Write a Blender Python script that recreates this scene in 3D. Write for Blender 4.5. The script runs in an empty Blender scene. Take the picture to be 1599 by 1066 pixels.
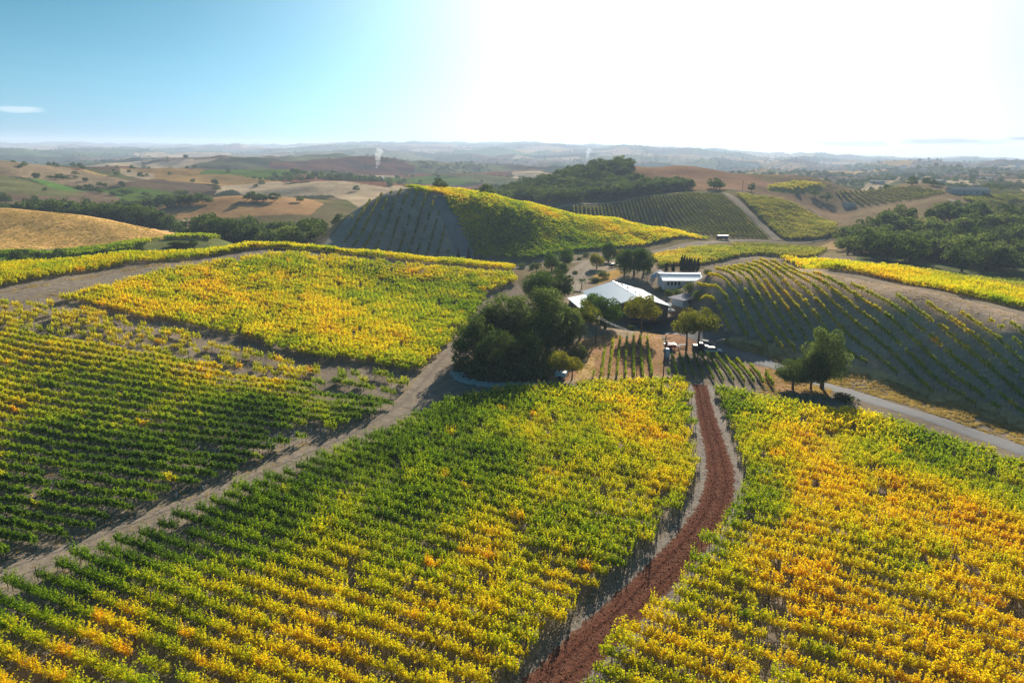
import bpy, math, random
import numpy as np
from mathutils import Vector, Matrix
random.seed(7); rng = np.random.default_rng(11)
S = bpy.context.scene; COL = S.collection
R = math.radians

# ------------------------------------------------------------------ camera, sky, sun, exposure
PW, PH, F0 = 1599.0, 1066.0, 1066.0
PITCH, ROLL, CAMZ = R(15.87), R(0.6), 50.0
SUN_AZ, SUN_EL = R(15.0), R(20.5)
cam = bpy.data.cameras.new('camera'); cam.sensor_width = 36; cam.lens = 36 * F0 / PW
cam.clip_start = 1; cam.clip_end = 60000
camo = bpy.data.objects.new('camera', cam); COL.objects.link(camo); S.camera = camo
fwd = Vector((0, math.cos(PITCH), -math.sin(PITCH)))
right0 = Vector((1, 0, 0)); up0 = right0.cross(fwd)
camr = right0 * math.cos(ROLL) + up0 * math.sin(ROLL)
camu = up0 * math.cos(ROLL) - right0 * math.sin(ROLL)
Mx = Matrix((camr, camu, -fwd)).transposed().to_4x4(); Mx.translation = (0, 0, CAMZ)
camo.matrix_world = Mx
S.render.resolution_x, S.render.resolution_y = 1024, 682
S.view_settings.view_transform = 'Standard'; S.view_settings.look = 'None'
S.view_settings.exposure = 0.95; S.view_settings.gamma = 1.0
sund = Vector((math.sin(SUN_AZ) * math.cos(SUN_EL), math.cos(SUN_AZ) * math.cos(SUN_EL), math.sin(SUN_EL)))
W = bpy.data.worlds.new('World'); S.world = W; W.use_nodes = True
nt = W.node_tree; nt.nodes.clear()
def N(t, kind, **kw):
    n = t.nodes.new(kind)
    for k, v in kw.items():
        if k.startswith('i_'): n.inputs[k[2:].replace('_', ' ')].default_value = v
        else: setattr(n, k, v)
    return n
sky = N(nt, 'ShaderNodeTexSky', sky_type='NISHITA', sun_disc=False, sun_elevation=SUN_EL, sun_rotation=SUN_AZ,
        air_density=1.2, dust_density=.5, ozone_density=3.0, altitude=300)
tc = N(nt, 'ShaderNodeTexCoord')
def math_n(t, op, a=None, b=None, clamp=False):
    n = t.nodes.new('ShaderNodeMath'); n.operation = op; n.use_clamp = clamp
    for i, v in enumerate((a, b)):
        if v is None: continue
        if isinstance(v, (int, float)): n.inputs[i].default_value = v
        else: t.links.new(v, n.inputs[i])
    return n.outputs[0]
def mixc(t, fac, a, b, mode='MIX'):
    n = t.nodes.new('ShaderNodeMix'); n.data_type = 'RGBA'; n.blend_type = mode
    for s, v in ((0, fac), (6, a), (7, b)):
        if isinstance(v, (int, float)): n.inputs[s].default_value = v
        elif isinstance(v, tuple): n.inputs[s].default_value = (*v[:3], 1)
        else: t.links.new(v, n.inputs[s])
    return n.outputs[2]
# bright aureole of the air round the sun
dt = N(nt, 'ShaderNodeVectorMath', operation='DOT_PRODUCT'); dt.inputs[1].default_value = tuple(sund)
nt.links.new(tc.outputs['Generated'], dt.inputs[0])
gl = math_n(nt, 'POWER', math_n(nt, 'MAXIMUM', dt.outputs['Value'], 0.0), 12.5)
glow = mixc(nt, 1.0, math_n(nt, 'MULTIPLY', gl, 12.0), (1.0, .97, .9), 'MULTIPLY')
bwn0 = N(nt, 'ShaderNodeRGBToBW'); nt.links.new(sky.outputs[0], bwn0.inputs[0])
sp0 = N(nt, 'ShaderNodeSeparateXYZ'); nt.links.new(tc.outputs['Generated'], sp0.inputs[0])
tint = N(nt, 'ShaderNodeValToRGB'); te = tint.color_ramp.elements; te.new(.5); te.new(.5)
for e_, (p_, c_) in zip(te, [(0, (.42, .78, .98)), (.10, (.26, .68, .94)), (.30, (.01, .46, .84)), (1, (.005, .36, .9))]): e_.position = p_; e_.color = (*c_, 1)
nt.links.new(sp0.outputs[2], tint.inputs[0])
skyt = mixc(nt, 1.0, mixc(nt, 1.0, bwn0.outputs[0], tint.outputs[0], 'MULTIPLY'), (.88, .88, .88), 'MULTIPLY')
skyc = mixc(nt, 1.0, skyt, glow, 'ADD')
# thin low cloud streaks
def cloud_streak(px, py, hw, hh, amt, colr, cur):
    d = pix_dir(px, py); az = math.atan2(d.x, d.y); el = math.asin(d.z)
    sep = N(nt, 'ShaderNodeSeparateXYZ'); nt.links.new(tc.outputs['Generated'], sep.inputs[0])
    a = math_n(nt, 'SUBTRACT', math_n(nt, 'ARCTAN2', sep.outputs[0], sep.outputs[1]), az)
    e = math_n(nt, 'SUBTRACT', math_n(nt, 'ARCSINE', sep.outputs[2]), el)
    ns = N(nt, 'ShaderNodeTexNoise'); ns.inputs['Scale'].default_value = 1.0; ns.inputs['Detail'].default_value = 5
    mp = N(nt, 'ShaderNodeMapping'); mp.inputs['Scale'].default_value = (45, 45, 260); nt.links.new(tc.outputs['Generated'], mp.inputs[0])
    nt.links.new(mp.outputs[0], ns.inputs[0])
    a2 = math_n(nt, 'POWER', math_n(nt, 'ABSOLUTE', math_n(nt, 'DIVIDE', a, hw / F0)), 2.0)
    e2 = math_n(nt, 'POWER', math_n(nt, 'ABSOLUTE', math_n(nt, 'DIVIDE', e, hh / F0)), 2.0)
    m = math_n(nt, 'SUBTRACT', math_n(nt, 'ADD', math_n(nt, 'SUBTRACT', 1.0, math_n(nt, 'ADD', a2, e2)), math_n(nt, 'MULTIPLY', ns.outputs[0], 1.6)), 0.8)
    m = math_n(nt, 'MULTIPLY', math_n(nt, 'MULTIPLY', m, 1.2, True), amt)
    return mixc(nt, m, cur, colr)
def pix_dir(px, py):
    u = (px - PW / 2) / F0; v = (PH / 2 - py) / F0
    return (fwd + camr * u + camu * v).normalized()
skyc = cloud_streak(25, 171, 30, 5, .45, (7.5, 8, 8.2), skyc)
skyc = cloud_streak(1340, 225, 60, 5, .9, (4.2, 4.2, 4.5), skyc)
skyc = cloud_streak(1480, 221, 75, 5, .95, (3.8, 3.8, 4.1), skyc)
skyc = cloud_streak(1600, 217, 22, 3, .95, (3.8, 3.8, 4.1), skyc)
bg = N(nt, 'ShaderNodeBackground'); bg.inputs['Strength'].default_value = 0.075
nt.links.new(skyc, bg.inputs[0]); wo = N(nt, 'ShaderNodeOutputWorld'); nt.links.new(bg.outputs[0], wo.inputs[0])
sl = bpy.data.lights.new('sun', 'SUN'); sl.energy = 5.0; sl.angle = R(0.5); sl.color = (1, .93, .80)
so = bpy.data.objects.new('sun', sl); COL.objects.link(so)
so.rotation_euler = sund.to_track_quat('Z', 'Y').to_euler()

# ------------------------------------------------------------------ naming helpers
def tag(o, label=None, cat=None, group=None, kind=None):
    if label: o['label'] = label
    if cat: o['category'] = cat
    if group: o['group'] = group
    if kind: o['kind'] = kind
    return o
def empty(name, loc=(0, 0, 0), rz=0.0):
    o = bpy.data.objects.new(name, None); o.empty_display_size = .5; COL.objects.link(o)
    o.location = loc; o.rotation_euler = (0, 0, rz); return o
def link_mesh(name, me, parent=None, loc=None):
    o = bpy.data.objects.new(name, me); COL.objects.link(o)
    if parent is not None: o.parent = parent
    if loc is not None: o.location = loc
    return o
def copy_tree(o, parent=None):
    c = o.copy(); COL.objects.link(c); c.parent = parent
    for ch in list(o.children): copy_tree(ch, c)
    return c
def np_mesh(name, V, Fq, mats, smooth=False, midx=None, attrs=None):
    """V (n,3), Fq (m,k) faces all with k corners"""
    V = np.asarray(V, np.float32); Fq = np.asarray(Fq, np.int32)
    me = bpy.data.meshes.new(name); k = Fq.shape[1]
    me.vertices.add(len(V)); me.vertices.foreach_set('co', V.ravel())
    me.loops.add(Fq.size); me.loops.foreach_set('vertex_index', Fq.ravel())
    me.polygons.add(len(Fq)); me.polygons.foreach_set('loop_start', np.arange(0, Fq.size, k, dtype=np.int32))
    me.polygons.foreach_set('loop_total', np.full(len(Fq), k, np.int32))
    if midx is not None: me.polygons.foreach_set('material_index', np.asarray(midx, np.int32))
    if smooth: me.polygons.foreach_set('use_smooth', np.ones(len(Fq), bool))
    for nm, (dom, typ, arr) in (attrs or {}).items():
        a = me.attributes.new(nm, typ, dom)
        a.data.foreach_set('color' if typ == 'FLOAT_COLOR' else ('vector' if typ == 'FLOAT_VECTOR' else 'value'), np.asarray(arr, np.float32).ravel())
    for m in (mats if isinstance(mats, (list, tuple)) else [mats]): me.materials.append(m)
    me.update(calc_edges=True); return me
class MB:
    """collects simple solids and builds them as one mesh"""
    def __init__(s): s.v = []; s.f = []; s.m = []
    def add(s, v, f, mi=0):
        b = len(s.v); s.v += [tuple(p) for p in v]; s.f += [tuple(i + b for i in q) for q in f]; s.m += [mi] * len(f); return s
    def box(s, x0, x1, y0, y1, z0, z1, mi=0):
        v = [(x, y, z) for z in (z0, z1) for y in (y0, y1) for x in (x0, x1)]
        return s.add(v, [(0, 2, 3, 1), (4, 5, 7, 6), (0, 1, 5, 4), (2, 6, 7, 3), (0, 4, 6, 2), (1, 3, 7, 5)], mi)
    def tube(s, pts, rad, n=8, mi=0):
        pts = [Vector(p) for p in pts]; rad = rad if isinstance(rad, (list, tuple)) else [rad] * len(pts)
        v = []; f = []
        for i, p in enumerate(pts):
            d = (pts[min(i + 1, len(pts) - 1)] - pts[max(i - 1, 0)]).normalized()
            a = d.orthogonal().normalized(); b = d.cross(a)
            for k in range(n):
                t = 2 * math.pi * k / n; v.append(p + (a * math.cos(t) + b * math.sin(t)) * rad[i])
        for i in range(len(pts) - 1):
            for k in range(n):
                f.append((i * n + k, i * n + (k + 1) % n, (i + 1) * n + (k + 1) % n, (i + 1) * n + k))
        f.append(tuple(range(n))[::-1]); f.append(tuple((len(pts) - 1) * n + k for k in range(n)))
        return s.add(v, f, mi)
    def prism(s, prof, y0, y1, mi=0):
        n = len(prof); v = [(x, y0, z) for x, z in prof] + [(x, y1, z) for x, z in prof]
        f = [(i, (i + 1) % n, n + (i + 1) % n, n + i) for i in range(n)] + [tuple(range(n))[::-1], tuple(range(n, 2 * n))]
        return s.add(v, f, mi)
    def build(s, name, mats, parent=None, smooth=False, loc=None, bev=0):
        me = bpy.data.meshes.new(name); me.from_pydata(s.v, [], s.f)
        for m in (mats if isinstance(mats, (list, tuple)) else [mats]): me.materials.append(m)
        me.polygons.foreach_set('material_index', s.m)
        if smooth: me.polygons.foreach_set('use_smooth', [True] * len(s.f))
        import bmesh
        bm = bmesh.new(); bm.from_mesh(me); bmesh.ops.recalc_face_normals(bm, faces=bm.faces); bm.to_mesh(me); bm.free()
        o = link_mesh(name, me, parent, loc)
        if bev: md = o.modifiers.new('bevel', 'BEVEL'); md.width = bev; md.segments = 2
        return o

# ------------------------------------------------------------------ materials
def pmat(name, col, rough=.8, metal=0, spec=.1, var=.25, scale=1.0, bump=0.0, col2=None, coord='Object'):
    m = bpy.data.materials.new(name); m.use_nodes = True; t = m.node_tree; b = t.nodes['Principled BSDF']
    b.inputs['Roughness'].default_value = rough; b.inputs['Metallic'].default_value = metal
    b.inputs['Specular IOR Level'].default_value = spec
    tcn = N(t, 'ShaderNodeTexCoord'); ns = N(t, 'ShaderNodeTexNoise'); ns.inputs['Scale'].default_value = scale
    ns.inputs['Detail'].default_value = 6; ns.inputs['Roughness'].default_value = .65
    t.links.new(tcn.outputs[coord], ns.inputs['Vector'])
    c2 = col2 or tuple(c * (1 - var) for c in col)
    rmp = N(t, 'ShaderNodeMapRange'); rmp.inputs['From Min'].default_value = .3; rmp.inputs['From Max'].default_value = .7
    t.links.new(ns.outputs[0], rmp.inputs[0])
    t.links.new(mixc(t, rmp.outputs[0], c2, col), b.inputs['Base Color'])
    if bump:
        bp = N(t, 'ShaderNodeBump'); bp.inputs['Strength'].default_value = bump; bp.inputs['Distance'].default_value = .2
        t.links.new(ns.outputs[0], bp.inputs['Height']); t.links.new(bp.outputs[0], b.inputs['Normal'])
    return m
def leafmat(name, stops, trans=.45, attr_in=True, jit=.45, base=.5, gain=1.0):
    m = bpy.data.materials.new(name); m.use_nodes = True; t = m.node_tree; t.nodes.clear()
    out = N(t, 'ShaderNodeOutputMaterial')
    rn = N(t, 'ShaderNodeAttribute', attribute_name='rnd', attribute_type='GEOMETRY')
    v = math_n(t, 'MULTIPLY', math_n(t, 'SUBTRACT', rn.outputs['Fac'], .5), jit)
    if attr_in:
        a = N(t, 'ShaderNodeAttribute', attribute_name='yel', attribute_type='INSTANCER')
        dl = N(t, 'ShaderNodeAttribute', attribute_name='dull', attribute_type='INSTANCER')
        v = math_n(t, 'ADD', v, a.outputs['Fac'])
    else:
        oi = N(t, 'ShaderNodeObjectInfo')
        v = math_n(t, 'ADD', v, math_n(t, 'ADD', base - .15, math_n(t, 'MULTIPLY', oi.outputs['Random'], .3)))
    cr = N(t, 'ShaderNodeValToRGB'); el = cr.color_ramp.elements
    while len(el) < len(stops): el.new(.5)
    for e, (p, c) in zip(el, stops): e.position = p; e.color = (*[x * gain for x in c], 1)
    t.links.new(v, cr.inputs[0]); cout = cr.outputs[0]
    if attr_in:
        bwn = N(t, 'ShaderNodeRGBToBW'); t.links.new(cout, bwn.inputs[0])
        cout = mixc(t, dl.outputs['Fac'], cout, mixc(t, 1.0, math_n(t, 'ADD', math_n(t, 'MULTIPLY', bwn.outputs[0], .45), .03), (1.0, .80, .42), 'MULTIPLY'))  # mutes leaves toward olive-brown; on the far hills this puts haze into their colour
    d = N(t, 'ShaderNodeBsdfDiffuse'); tr = N(t, 'ShaderNodeBsdfTranslucent')
    tcx = mixc(t, 1.0, cout, (1.0, .98, .55), 'MULTIPLY')
    t.links.new(cout, d.inputs[0]); t.links.new(tcx, tr.inputs[0])
    mx = N(t, 'ShaderNodeMixShader'); mx.inputs[0].default_value = trans
    t.links.new(d.outputs[0], mx.inputs[1]); t.links.new(tr.outputs[0], mx.inputs[2])
    t.links.new(mx.outputs[0], out.inputs[0])
    return m
VINE = leafmat('vine_leaf', [(0, (.06, .12, .014)), (.28, (.16, .28, .018)), (.52, (.42, .50, .016)), (.74, (.88, .70, .016)), (1.0, (.88, .54, .02))], trans=.55, jit=.32)
OAK = leafmat('oak_leaf', [(0, (.03, .052, .018)), (.5, (.09, .135, .035)), (1, (.21, .27, .06))], trans=.35, attr_in=False, jit=.7)
OLIVE = leafmat('olive_leaf', [(0, (.055, .09, .03)), (.5, (.155, .205, .06)), (1, (.32, .36, .10))], trans=.38, attr_in=False, jit=.7)
FRESH = leafmat('fresh_leaf', [(0, (.03, .07, .015)), (.5, (.08, .15, .025)), (1, (.16, .24, .03))], trans=.4, attr_in=False, jit=.7)
YGREEN = leafmat('yellowing_leaf', [(0, (.07, .10, .02)), (.5, (.20, .21, .025)), (1, (.45, .36, .03))], trans=.45, attr_in=False, jit=.8)
CYPR = leafmat('cypress_leaf', [(0, (.012, .025, .012)), (.5, (.025, .045, .018)), (1, (.05, .075, .025))], trans=.1, attr_in=False, jit=.6)
BARK = pmat('bark', (.10, .075, .055), .95, scale=3, bump=.4)
VBARK = pmat('vine_bark', (.09, .065, .045), .95, scale=8)
STEEL = pmat('trellis_steel', (.10, .09, .085), .6, metal=.3, scale=5)
ASPH = pmat('asphalt', (.20, .19, .19), .9, scale=.6, var=.22, bump=.1)
DIRT = pmat('dirt_track', (.36, .29, .22), .95, scale=.35, var=.35, bump=.5)
GRAV = pmat('gravel_road', (.44, .37, .30), .95, scale=.25, var=.3, bump=.3)
MULCH = pmat('bark_mulch', (.20, .062, .036), .95, scale=2.2, var=.5, bump=.9, col2=(.07, .028, .02))
CHIP = pmat('mulch_chip', (.42, .16, .08), .9, scale=30, var=.6)
WALLW = pmat('white_wall', (.72, .73, .76), .8, scale=1, var=.1)
WALLB = pmat('brown_wall', (.16, .11, .085), .8, scale=1, var=.2)
ROOFW = pmat('pale_metal_roof', (.62, .66, .70), .42, metal=.45, spec=.6, scale=.3, var=.12)
ROOFG = pmat('grey_roof', (.22, .21, .25), .95, scale=.5, var=.2)
BLUE = pmat('blue_panel', (.10, .30, .62), .5, scale=1, var=.1)
GLASS = pmat('window_glass', (.03, .04, .05), .45, spec=.25, scale=1)
WOODP = pmat('pole_wood', (.13, .075, .05), .9, scale=6, var=.3)
WIRE = pmat('wire', (.06, .06, .06), .5, scale=3)
STONE = pmat('pale_stone', (.66, .63, .58), .9, scale=2, var=.35, bump=.4)
TABLE = pmat('table_top', (.38, .38, .37), .8)
FROOF = pmat('weathered_roof', (.40, .38, .36), .95, spec=0)
FWALL = pmat('plain_wall', (.5, .48, .45), .95, spec=0)
RUBBER = pmat('tyre_rubber', (.02, .02, .02), .9)
WHITEP = pmat('white_paint', (.55, .56, .58), .6, spec=.3, var=.04)
REDP = pmat('red_paint', (.45, .06, .04), .4, spec=.5, var=.1)
DARKP = pmat('dark_paint', (.03, .035, .045), .55, spec=.2, var=.1)
SILVER = pmat('silver_paint', (.14, .15, .17), .8, metal=.0, spec=.15, var=.05)
FABRICW = pmat('white_fabric', (.8, .8, .8), .8, var=.05)
TUBEW = pmat('grow_tube', (.75, .78, .80), .6, var=.05)
PANEL = pmat('dark_glass_panel', (.03, .05, .09), .15, spec=.6)

# ------------------------------------------------------------------ terrain control points
CP = []
def world_at(px, py, Y):
    d = pix_dir(px, py); t = Y / d.y; return (d.x * t, Y, CAMZ + d.z * t)
def cy(px, py, Y): CP.append(world_at(px, py, Y))
def cz(px, py, z):
    d = pix_dir(px, py); t = (z - CAMZ) / d.z; CP.append((d.x * t, d.y * t, z))
def hz_dir(px):
    return (px - PW / 2) / F0 / math.cos(PITCH)
def ch(px, Y, z): CP.append((hz_dir(px) * Y, Y, z))
for az in (-75, -40, 0, 40, 75):
    for r in (5, 25):
        CP.append((math.sin(R(az)) * r, math.cos(R(az)) * r, 0))
for a in [(0,1066,0),(400,1066,0),(800,1066,0),(1200,1066,.5),(1599,1066,1),(0,900,0),(300,800,0),(500,700,0),(700,610,0),(900,600,0),
          (1080,600,0),(1300,635,.3),(1420,640,0),(1599,700,0),(1590,655,.3),(1450,612,.3),(1340,580,.2),(1500,636,.25),(1400,600,.25),(1300,562,.15),(1560,648,.3),(800,850,0),(1300,850,1.5),(600,950,.3),(800,700,.6),(0,760,0),(200,680,.5),(400,620,1),
          (0,600,3.2),(200,560,4),(0,520,7),(100,478,8.5),(300,500,5.2),(300,440,8.2),(500,570,1.6),(600,560,1),(600,450,2.6),(640,480,1.2),(700,520,.4),(760,470,.6),
          (1000,520,0),(900,520,0),(950,470,0),(1080,560,0),(1200,580,0),(1130,540,0),(1045,455,1),(1080,490,1.6),(900,440,-1),(950,410,-3),(870,415,-3)]: cz(*a)
for a in [(0,427,200),(0,452,184),(200,403,235),(200,430,212),(400,386,268),(430,393,256),(500,391,270),(600,400,272),(800,421,268),(700,411,270),
          (0,400,300),(200,387,325),(350,379,345),(0,392,330),(150,385,350),(310,372,378),(0,360,380),(0,325,430),(120,335,430),(230,355,418),(320,373,400),
          (250,350,520),(300,335,560),(350,309,640),(450,313,650),(260,322,610),(150,300,720),(0,300,640),(0,270,780),(90,287,760),(0,251,1000),(100,262,950),(180,275,900),(250,285,850),
          (300,262,1500),(400,249,2000),(550,247,1900),(480,290,850),(600,285,900),
          (500,388,335),(620,402,345),(720,408,345),(820,411,340),(900,397,352),(1000,388,372),(1090,374,415),
          (530,360,360),(560,332,377),(600,306,392),(640,298,398),(700,302,404),(760,308,410),(850,326,414),(950,345,417),(1050,363,420),
          (640,350,370),(700,350,372),(800,360,375),(900,365,385),
          (1130,373,430),(1200,377,428),(1120,345,480),(870,325,520),(1000,308,560),(1080,299,592),(1130,300,585),(1200,335,500),(1290,347,515),(1240,318,545),
          (970,259,760),(1060,258,770),(1110,268,735),(1150,285,690),(1200,302,650),(1300,333,590),(920,268,720),(850,285,700),(780,303,690),(1000,290,650),(900,305,600),(1020,262,765),
          (1230,386,405),(1300,376,430),(1100,400,330),(1180,400,325),(1100,415,295),(1020,415,285),
          (1190,409,222),(1150,421,216),(1100,440,212),(1240,422,214),(1300,436,196),(1400,464,172),(1500,490,157),(1599,515,146),
          (1100,470,199),(1280,420,225),(1400,443,203),(1400,423,240),(1500,460,185),(1599,487,170),(1599,459,205),(1300,412,262),(1354,418,258),(1500,437,272),(1599,448,255),
          (1340,403,330),(1450,415,310),(1599,432,300),(1350,350,445),(1480,338,470),(1599,358,430),(1490,312,560),(1599,350,500),(1599,307,650),(1540,310,620),
          (1400,292,750),(1300,295,740),(1350,325,600),(1240,284,800),(1480,300,720),(1400,283,1100),(1500,274,1400),(1599,266,1800)]: cy(*a)
for a in [(0,250,5),(200,275,1),(400,310,-5),(600,312,-8),(800,310,-6),(-200,200,14),(-200,350,2),(0,480,0),(150,480,-4),(300,450,-10),(450,400,-10),(450,500,-10),(350,720,-14),(250,690,-10),(450,730,-14),(420,350,-7),
          (500,430,-11),(560,450,-6),(640,470,4),(700,480,4),(850,490,-5),(1000,480,-8),(920,900,0),(1060,920,3),(1200,860,-2),(1300,760,-9),(780,850,-8),
          (1200,250,3),(1400,380,-4),(1540,550,-4),(0,560,-3),(200,600,-8),(600,650,-9),
          (-200,1500,0),(200,1400,-12),(600,1300,-14),(800,1300,-14),(1000,1400,-14),(1300,1500,-10),(1800,1500,-5),
          (-200,2600,0),(100,2600,-20),(400,2900,-25),(700,2600,-25),(1000,2600,-25),(1300,2600,-20),(1600,2600,-14),(1900,2600,-10),
          (-200,5000,-10),(200,5000,-25),(500,4500,-15),(640,4500,10),(750,5000,-20),(940,5500,38),(1040,5200,20),(1200,5000,-25),(1450,4500,-25),(1600,4500,-20),(1900,4500,-20),
          (-200,9000,0),(100,9000,-10),(400,9000,-5),(650,9000,85),(760,9000,80),(1000,9000,60),(1200,9000,-30),(1400,9000,-60),(1600,9000,-60),(1900,9000,-60),
          (-200,14000,40),(200,14000,50),(500,14000,20),(800,14000,60),(1200,14000,-60),(1600,14000,-90),(1900,14000,-90)]: ch(*a)
CP = np.array(CP)
def to_ar(X, Y): return np.stack([np.arctan2(X, Y), np.log(np.hypot(X, Y)) * .62], -1)
Q = to_ar(CP[:, 0], CP[:, 1])
CC = .035
def ker(A, B):
    return np.sqrt(((A[:, None, :] - B[None, :, :]) ** 2).sum(-1) + CC ** 2)
n = len(CP); A = np.zeros((n + 3, n + 3)); A[:n, :n] = -ker(Q, Q) + np.eye(n) * -1e-4
A[:n, n] = 1; A[:n, n + 1:] = Q; A[n, :n] = 1; A[n + 1:, :n] = Q.T
# value interpolated: slope-like z/(60+r) keeps near and far on one scale
rr_ = np.hypot(CP[:, 0], CP[:, 1]); val = CP[:, 2] / (120 + rr_)
wts = np.linalg.solve(A, np.concatenate([val, [0, 0, 0]]))
def fbm(X, Y, s, seed, oct=4):
    g = np.random.default_rng(seed); out = 0; a = 1.0; tot = 0
    for o in range(oct):
        acc = 0
        for k in range(5):
            th = g.uniform(0, 2 * math.pi); ph = g.uniform(0, 6.28); f = (2 ** o) / s * g.uniform(.7, 1.4) * 2 * math.pi / 2.2
            acc = acc + np.sin((X * math.cos(th) + Y * math.sin(th)) * f + ph + 1.3 * np.sin((Y * math.cos(th) - X * math.sin(th)) * f * .6 + ph * 2))
        out = out + acc / 5 ** .5 * a; tot += a; a *= .55
    return out / tot
def smooth(a, b, x): t = np.clip((x - a) / (b - a), 0, 1); return t * t * (3 - 2 * t)
NA, NR = 1150, 860
az0, az1, lr0, lr1 = R(-78), R(78), math.log(4), math.log(15000)
# azimuth lines denser inside the view
tt = np.linspace(-1, 1, NA); AZ = R(78) * (0.52 * tt + 0.48 * tt ** 3 * np.abs(tt))
AZ = np.sign(tt) * np.interp(np.abs(tt), [0, .88, 1], [0, R(43), R(78)])
LR = np.concatenate([np.linspace(math.log(4), math.log(42), 40, endpoint=False), np.linspace(math.log(42), lr1, NR - 40)])
GA, GL = np.meshgrid(AZ, LR)
GX = np.sin(GA) * np.exp(GL); GY = np.cos(GA) * np.exp(GL)
P2 = np.stack([GA.ravel(), GL.ravel() * .62], -1); Zg = np.zeros(len(P2))
for i in range(0, len(P2), 40000):
    q = P2[i:i + 40000]; Zg[i:i + 40000] = -ker(q, Q) @ wts[:n] + wts[n] + q @ wts[n + 1:]
GR = np.exp(GL); GZ = Zg.reshape(GA.shape) * (120 + GR)
GZ += fbm(GX, GY, 14, 3, 3) * .10 * smooth(30, 80, GR)
GZ += fbm(GX, GY, 30, 8, 3) * .55 * smooth(300, 350, GR) * (1 - smooth(480, 560, GR))
GZ += fbm(GX, GY, 260, 5, 4) * np.interp(GR, [0, 520, 900, 2000, 5000, 15000], [0, 0, 7, 18, 20, 18])
GZ += fbm(GX, GY, 900, 6, 3) * np.interp(GR, [0, 1200, 3000, 8000, 15000], [0, 0, 16, 34, 40])
def H(X, Y):
    X = np.asarray(X, float); Y = np.asarray(Y, float)
    a = np.arctan2(X, Y); l = np.log(np.maximum(np.hypot(X, Y), 4.01))
    fa = np.clip(np.interp(a, AZ, np.arange(NA)), 0, NA - 1.001); fl = np.clip(np.interp(l, LR, np.arange(NR)), 0, NR - 1.001)
    i = fa.astype(int); j = fl.astype(int); s = fa - i; t = fl - j
    return (GZ[j, i] * (1 - s) * (1 - t) + GZ[j, i + 1] * s * (1 - t) + GZ[j + 1, i] * (1 - s) * t + GZ[j + 1, i + 1] * s * t)
TS = np.exp(np.linspace(math.log(25), math.log(15500), 3000))
def hit(px, py):
    d = pix_dir(px, py); h = math.hypot(d.x, d.y); T = TS / h
    below = (CAMZ + d.z * T) < H(d.x * T, d.y * T)
    k = int(np.argmax(below)) if below.any() else len(T) - 1
    lo, hi = T[max(k - 1, 0)], T[k]
    for _ in range(12):
        m = (lo + hi) / 2
        if CAMZ + d.z * m < float(H(d.x * m, d.y * m)): hi = m
        else: lo = m
    return (d.x * hi, d.y * hi)
def wp(p):
    if len(p) == 3: return (hz_dir(p[0]) * p[2], p[2])
    return hit(*p)
def poly(pts): return np.array([wp(p) for p in pts])
def inside(X, Y, pg):
    c = np.zeros(np.shape(X), bool); n = len(pg)
    for i in range(n):
        x1, y1 = pg[i]; x2, y2 = pg[(i + 1) % n]
        if y1 == y2: continue
        c ^= ((y1 > Y) != (y2 > Y)) & (X < (x2 - x1) * (Y - y1) / (y2 - y1) + x1)
    return c
def ground(px, py, dz=0):
    x, y = hit(px, py); return Vector((x, y, float(H(x, y)) + dz))
def to_px(X, Y, Z):
    p = Vector((X, Y, Z)) - Vector((0, 0, CAMZ)); f = p.dot(fwd)
    return PW / 2 + F0 * p.dot(camr) / f, PH / 2 - F0 * p.dot(camu) / f

# ------------------------------------------------------------------ ground colour by land use
GOLD = (.55, .34, .12); SOIL = (.26, .205, .15); OLIVEG = (.19, .19, .075); BROWN = (.24, .165, .10); PALE = (.58, .43, .27); GREEN = (.13, .20, .03)
REDB = (.27, .12, .07); DARKG = (.09, .11, .05); STRAW = (.52, .34, .17)
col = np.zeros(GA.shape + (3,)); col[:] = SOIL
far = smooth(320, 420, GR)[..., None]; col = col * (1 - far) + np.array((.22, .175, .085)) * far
# patchwork of far fields
ng = 520; g2 = np.random.default_rng(5)
sr = np.exp(g2.uniform(math.log(650), math.log(15000), ng)); sa = g2.uniform(R(-50), R(50), ng)
sx, sy = np.sin(sa), sr; pal = [GOLD, OLIVEG, BROWN, PALE, GREEN, REDB, DARKG, OLIVEG, BROWN, DARKG]
pick = g2.integers(0, len(pal), ng); palarr = np.array(pal)[pick] * g2.uniform(.55, 1.1, (ng, 1))
m = GR > 560
wxx = GA[m] + fbm(GX[m] / GR[m] * 100, GL[m] * 30, 7, 9, 2) * .018; wyy = GL[m] + fbm(GX[m] / GR[m] * 100, GL[m] * 30, 9, 10, 2) * .03
best = np.full(wxx.shape, 1e9); second = best.copy(); bi = np.zeros(wxx.shape, int)
for k in range(ng):
    d = ((wxx - sa[k]) / 1.0) ** 2 + ((wyy - math.log(sr[k])) / 1.3) ** 2
    up = d < best; second = np.where(up, best, np.minimum(second, d)); bi = np.where(up, k, bi); best = np.where(up, d, best)
fm = smooth(600, 760, GR[m])[:, None]
col[m] = col[m] * (1 - fm) + palarr[bi] * fm
EDGE = np.zeros(GA.shape); EDGE[m] = np.exp(-((np.sqrt(second) - np.sqrt(best)) / .006) ** 2)
def paint(pts, c, soft=False, amt=1.0):
    pg = poly(pts); x0, y0 = pg.min(0); x1, y1 = pg.max(0)
    mm = (GX >= x0) & (GX <= x1) & (GY >= y0) & (GY <= y1)
    idx = np.where(mm); s = inside(GX[idx], GY[idx], pg); ii = (idx[0][s], idx[1][s])
    col[ii] = col[ii] * (1 - amt) + np.array(c) * amt
paint([(-60, 393), (0, 392), (160, 385), (320, 372), (322, 372, 405), (230, 250, 440), (120, 250, 455), (0, 250, 460), (-200, 250, 460), (-200, 250, 335)], (.74, .43, .15))
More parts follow.
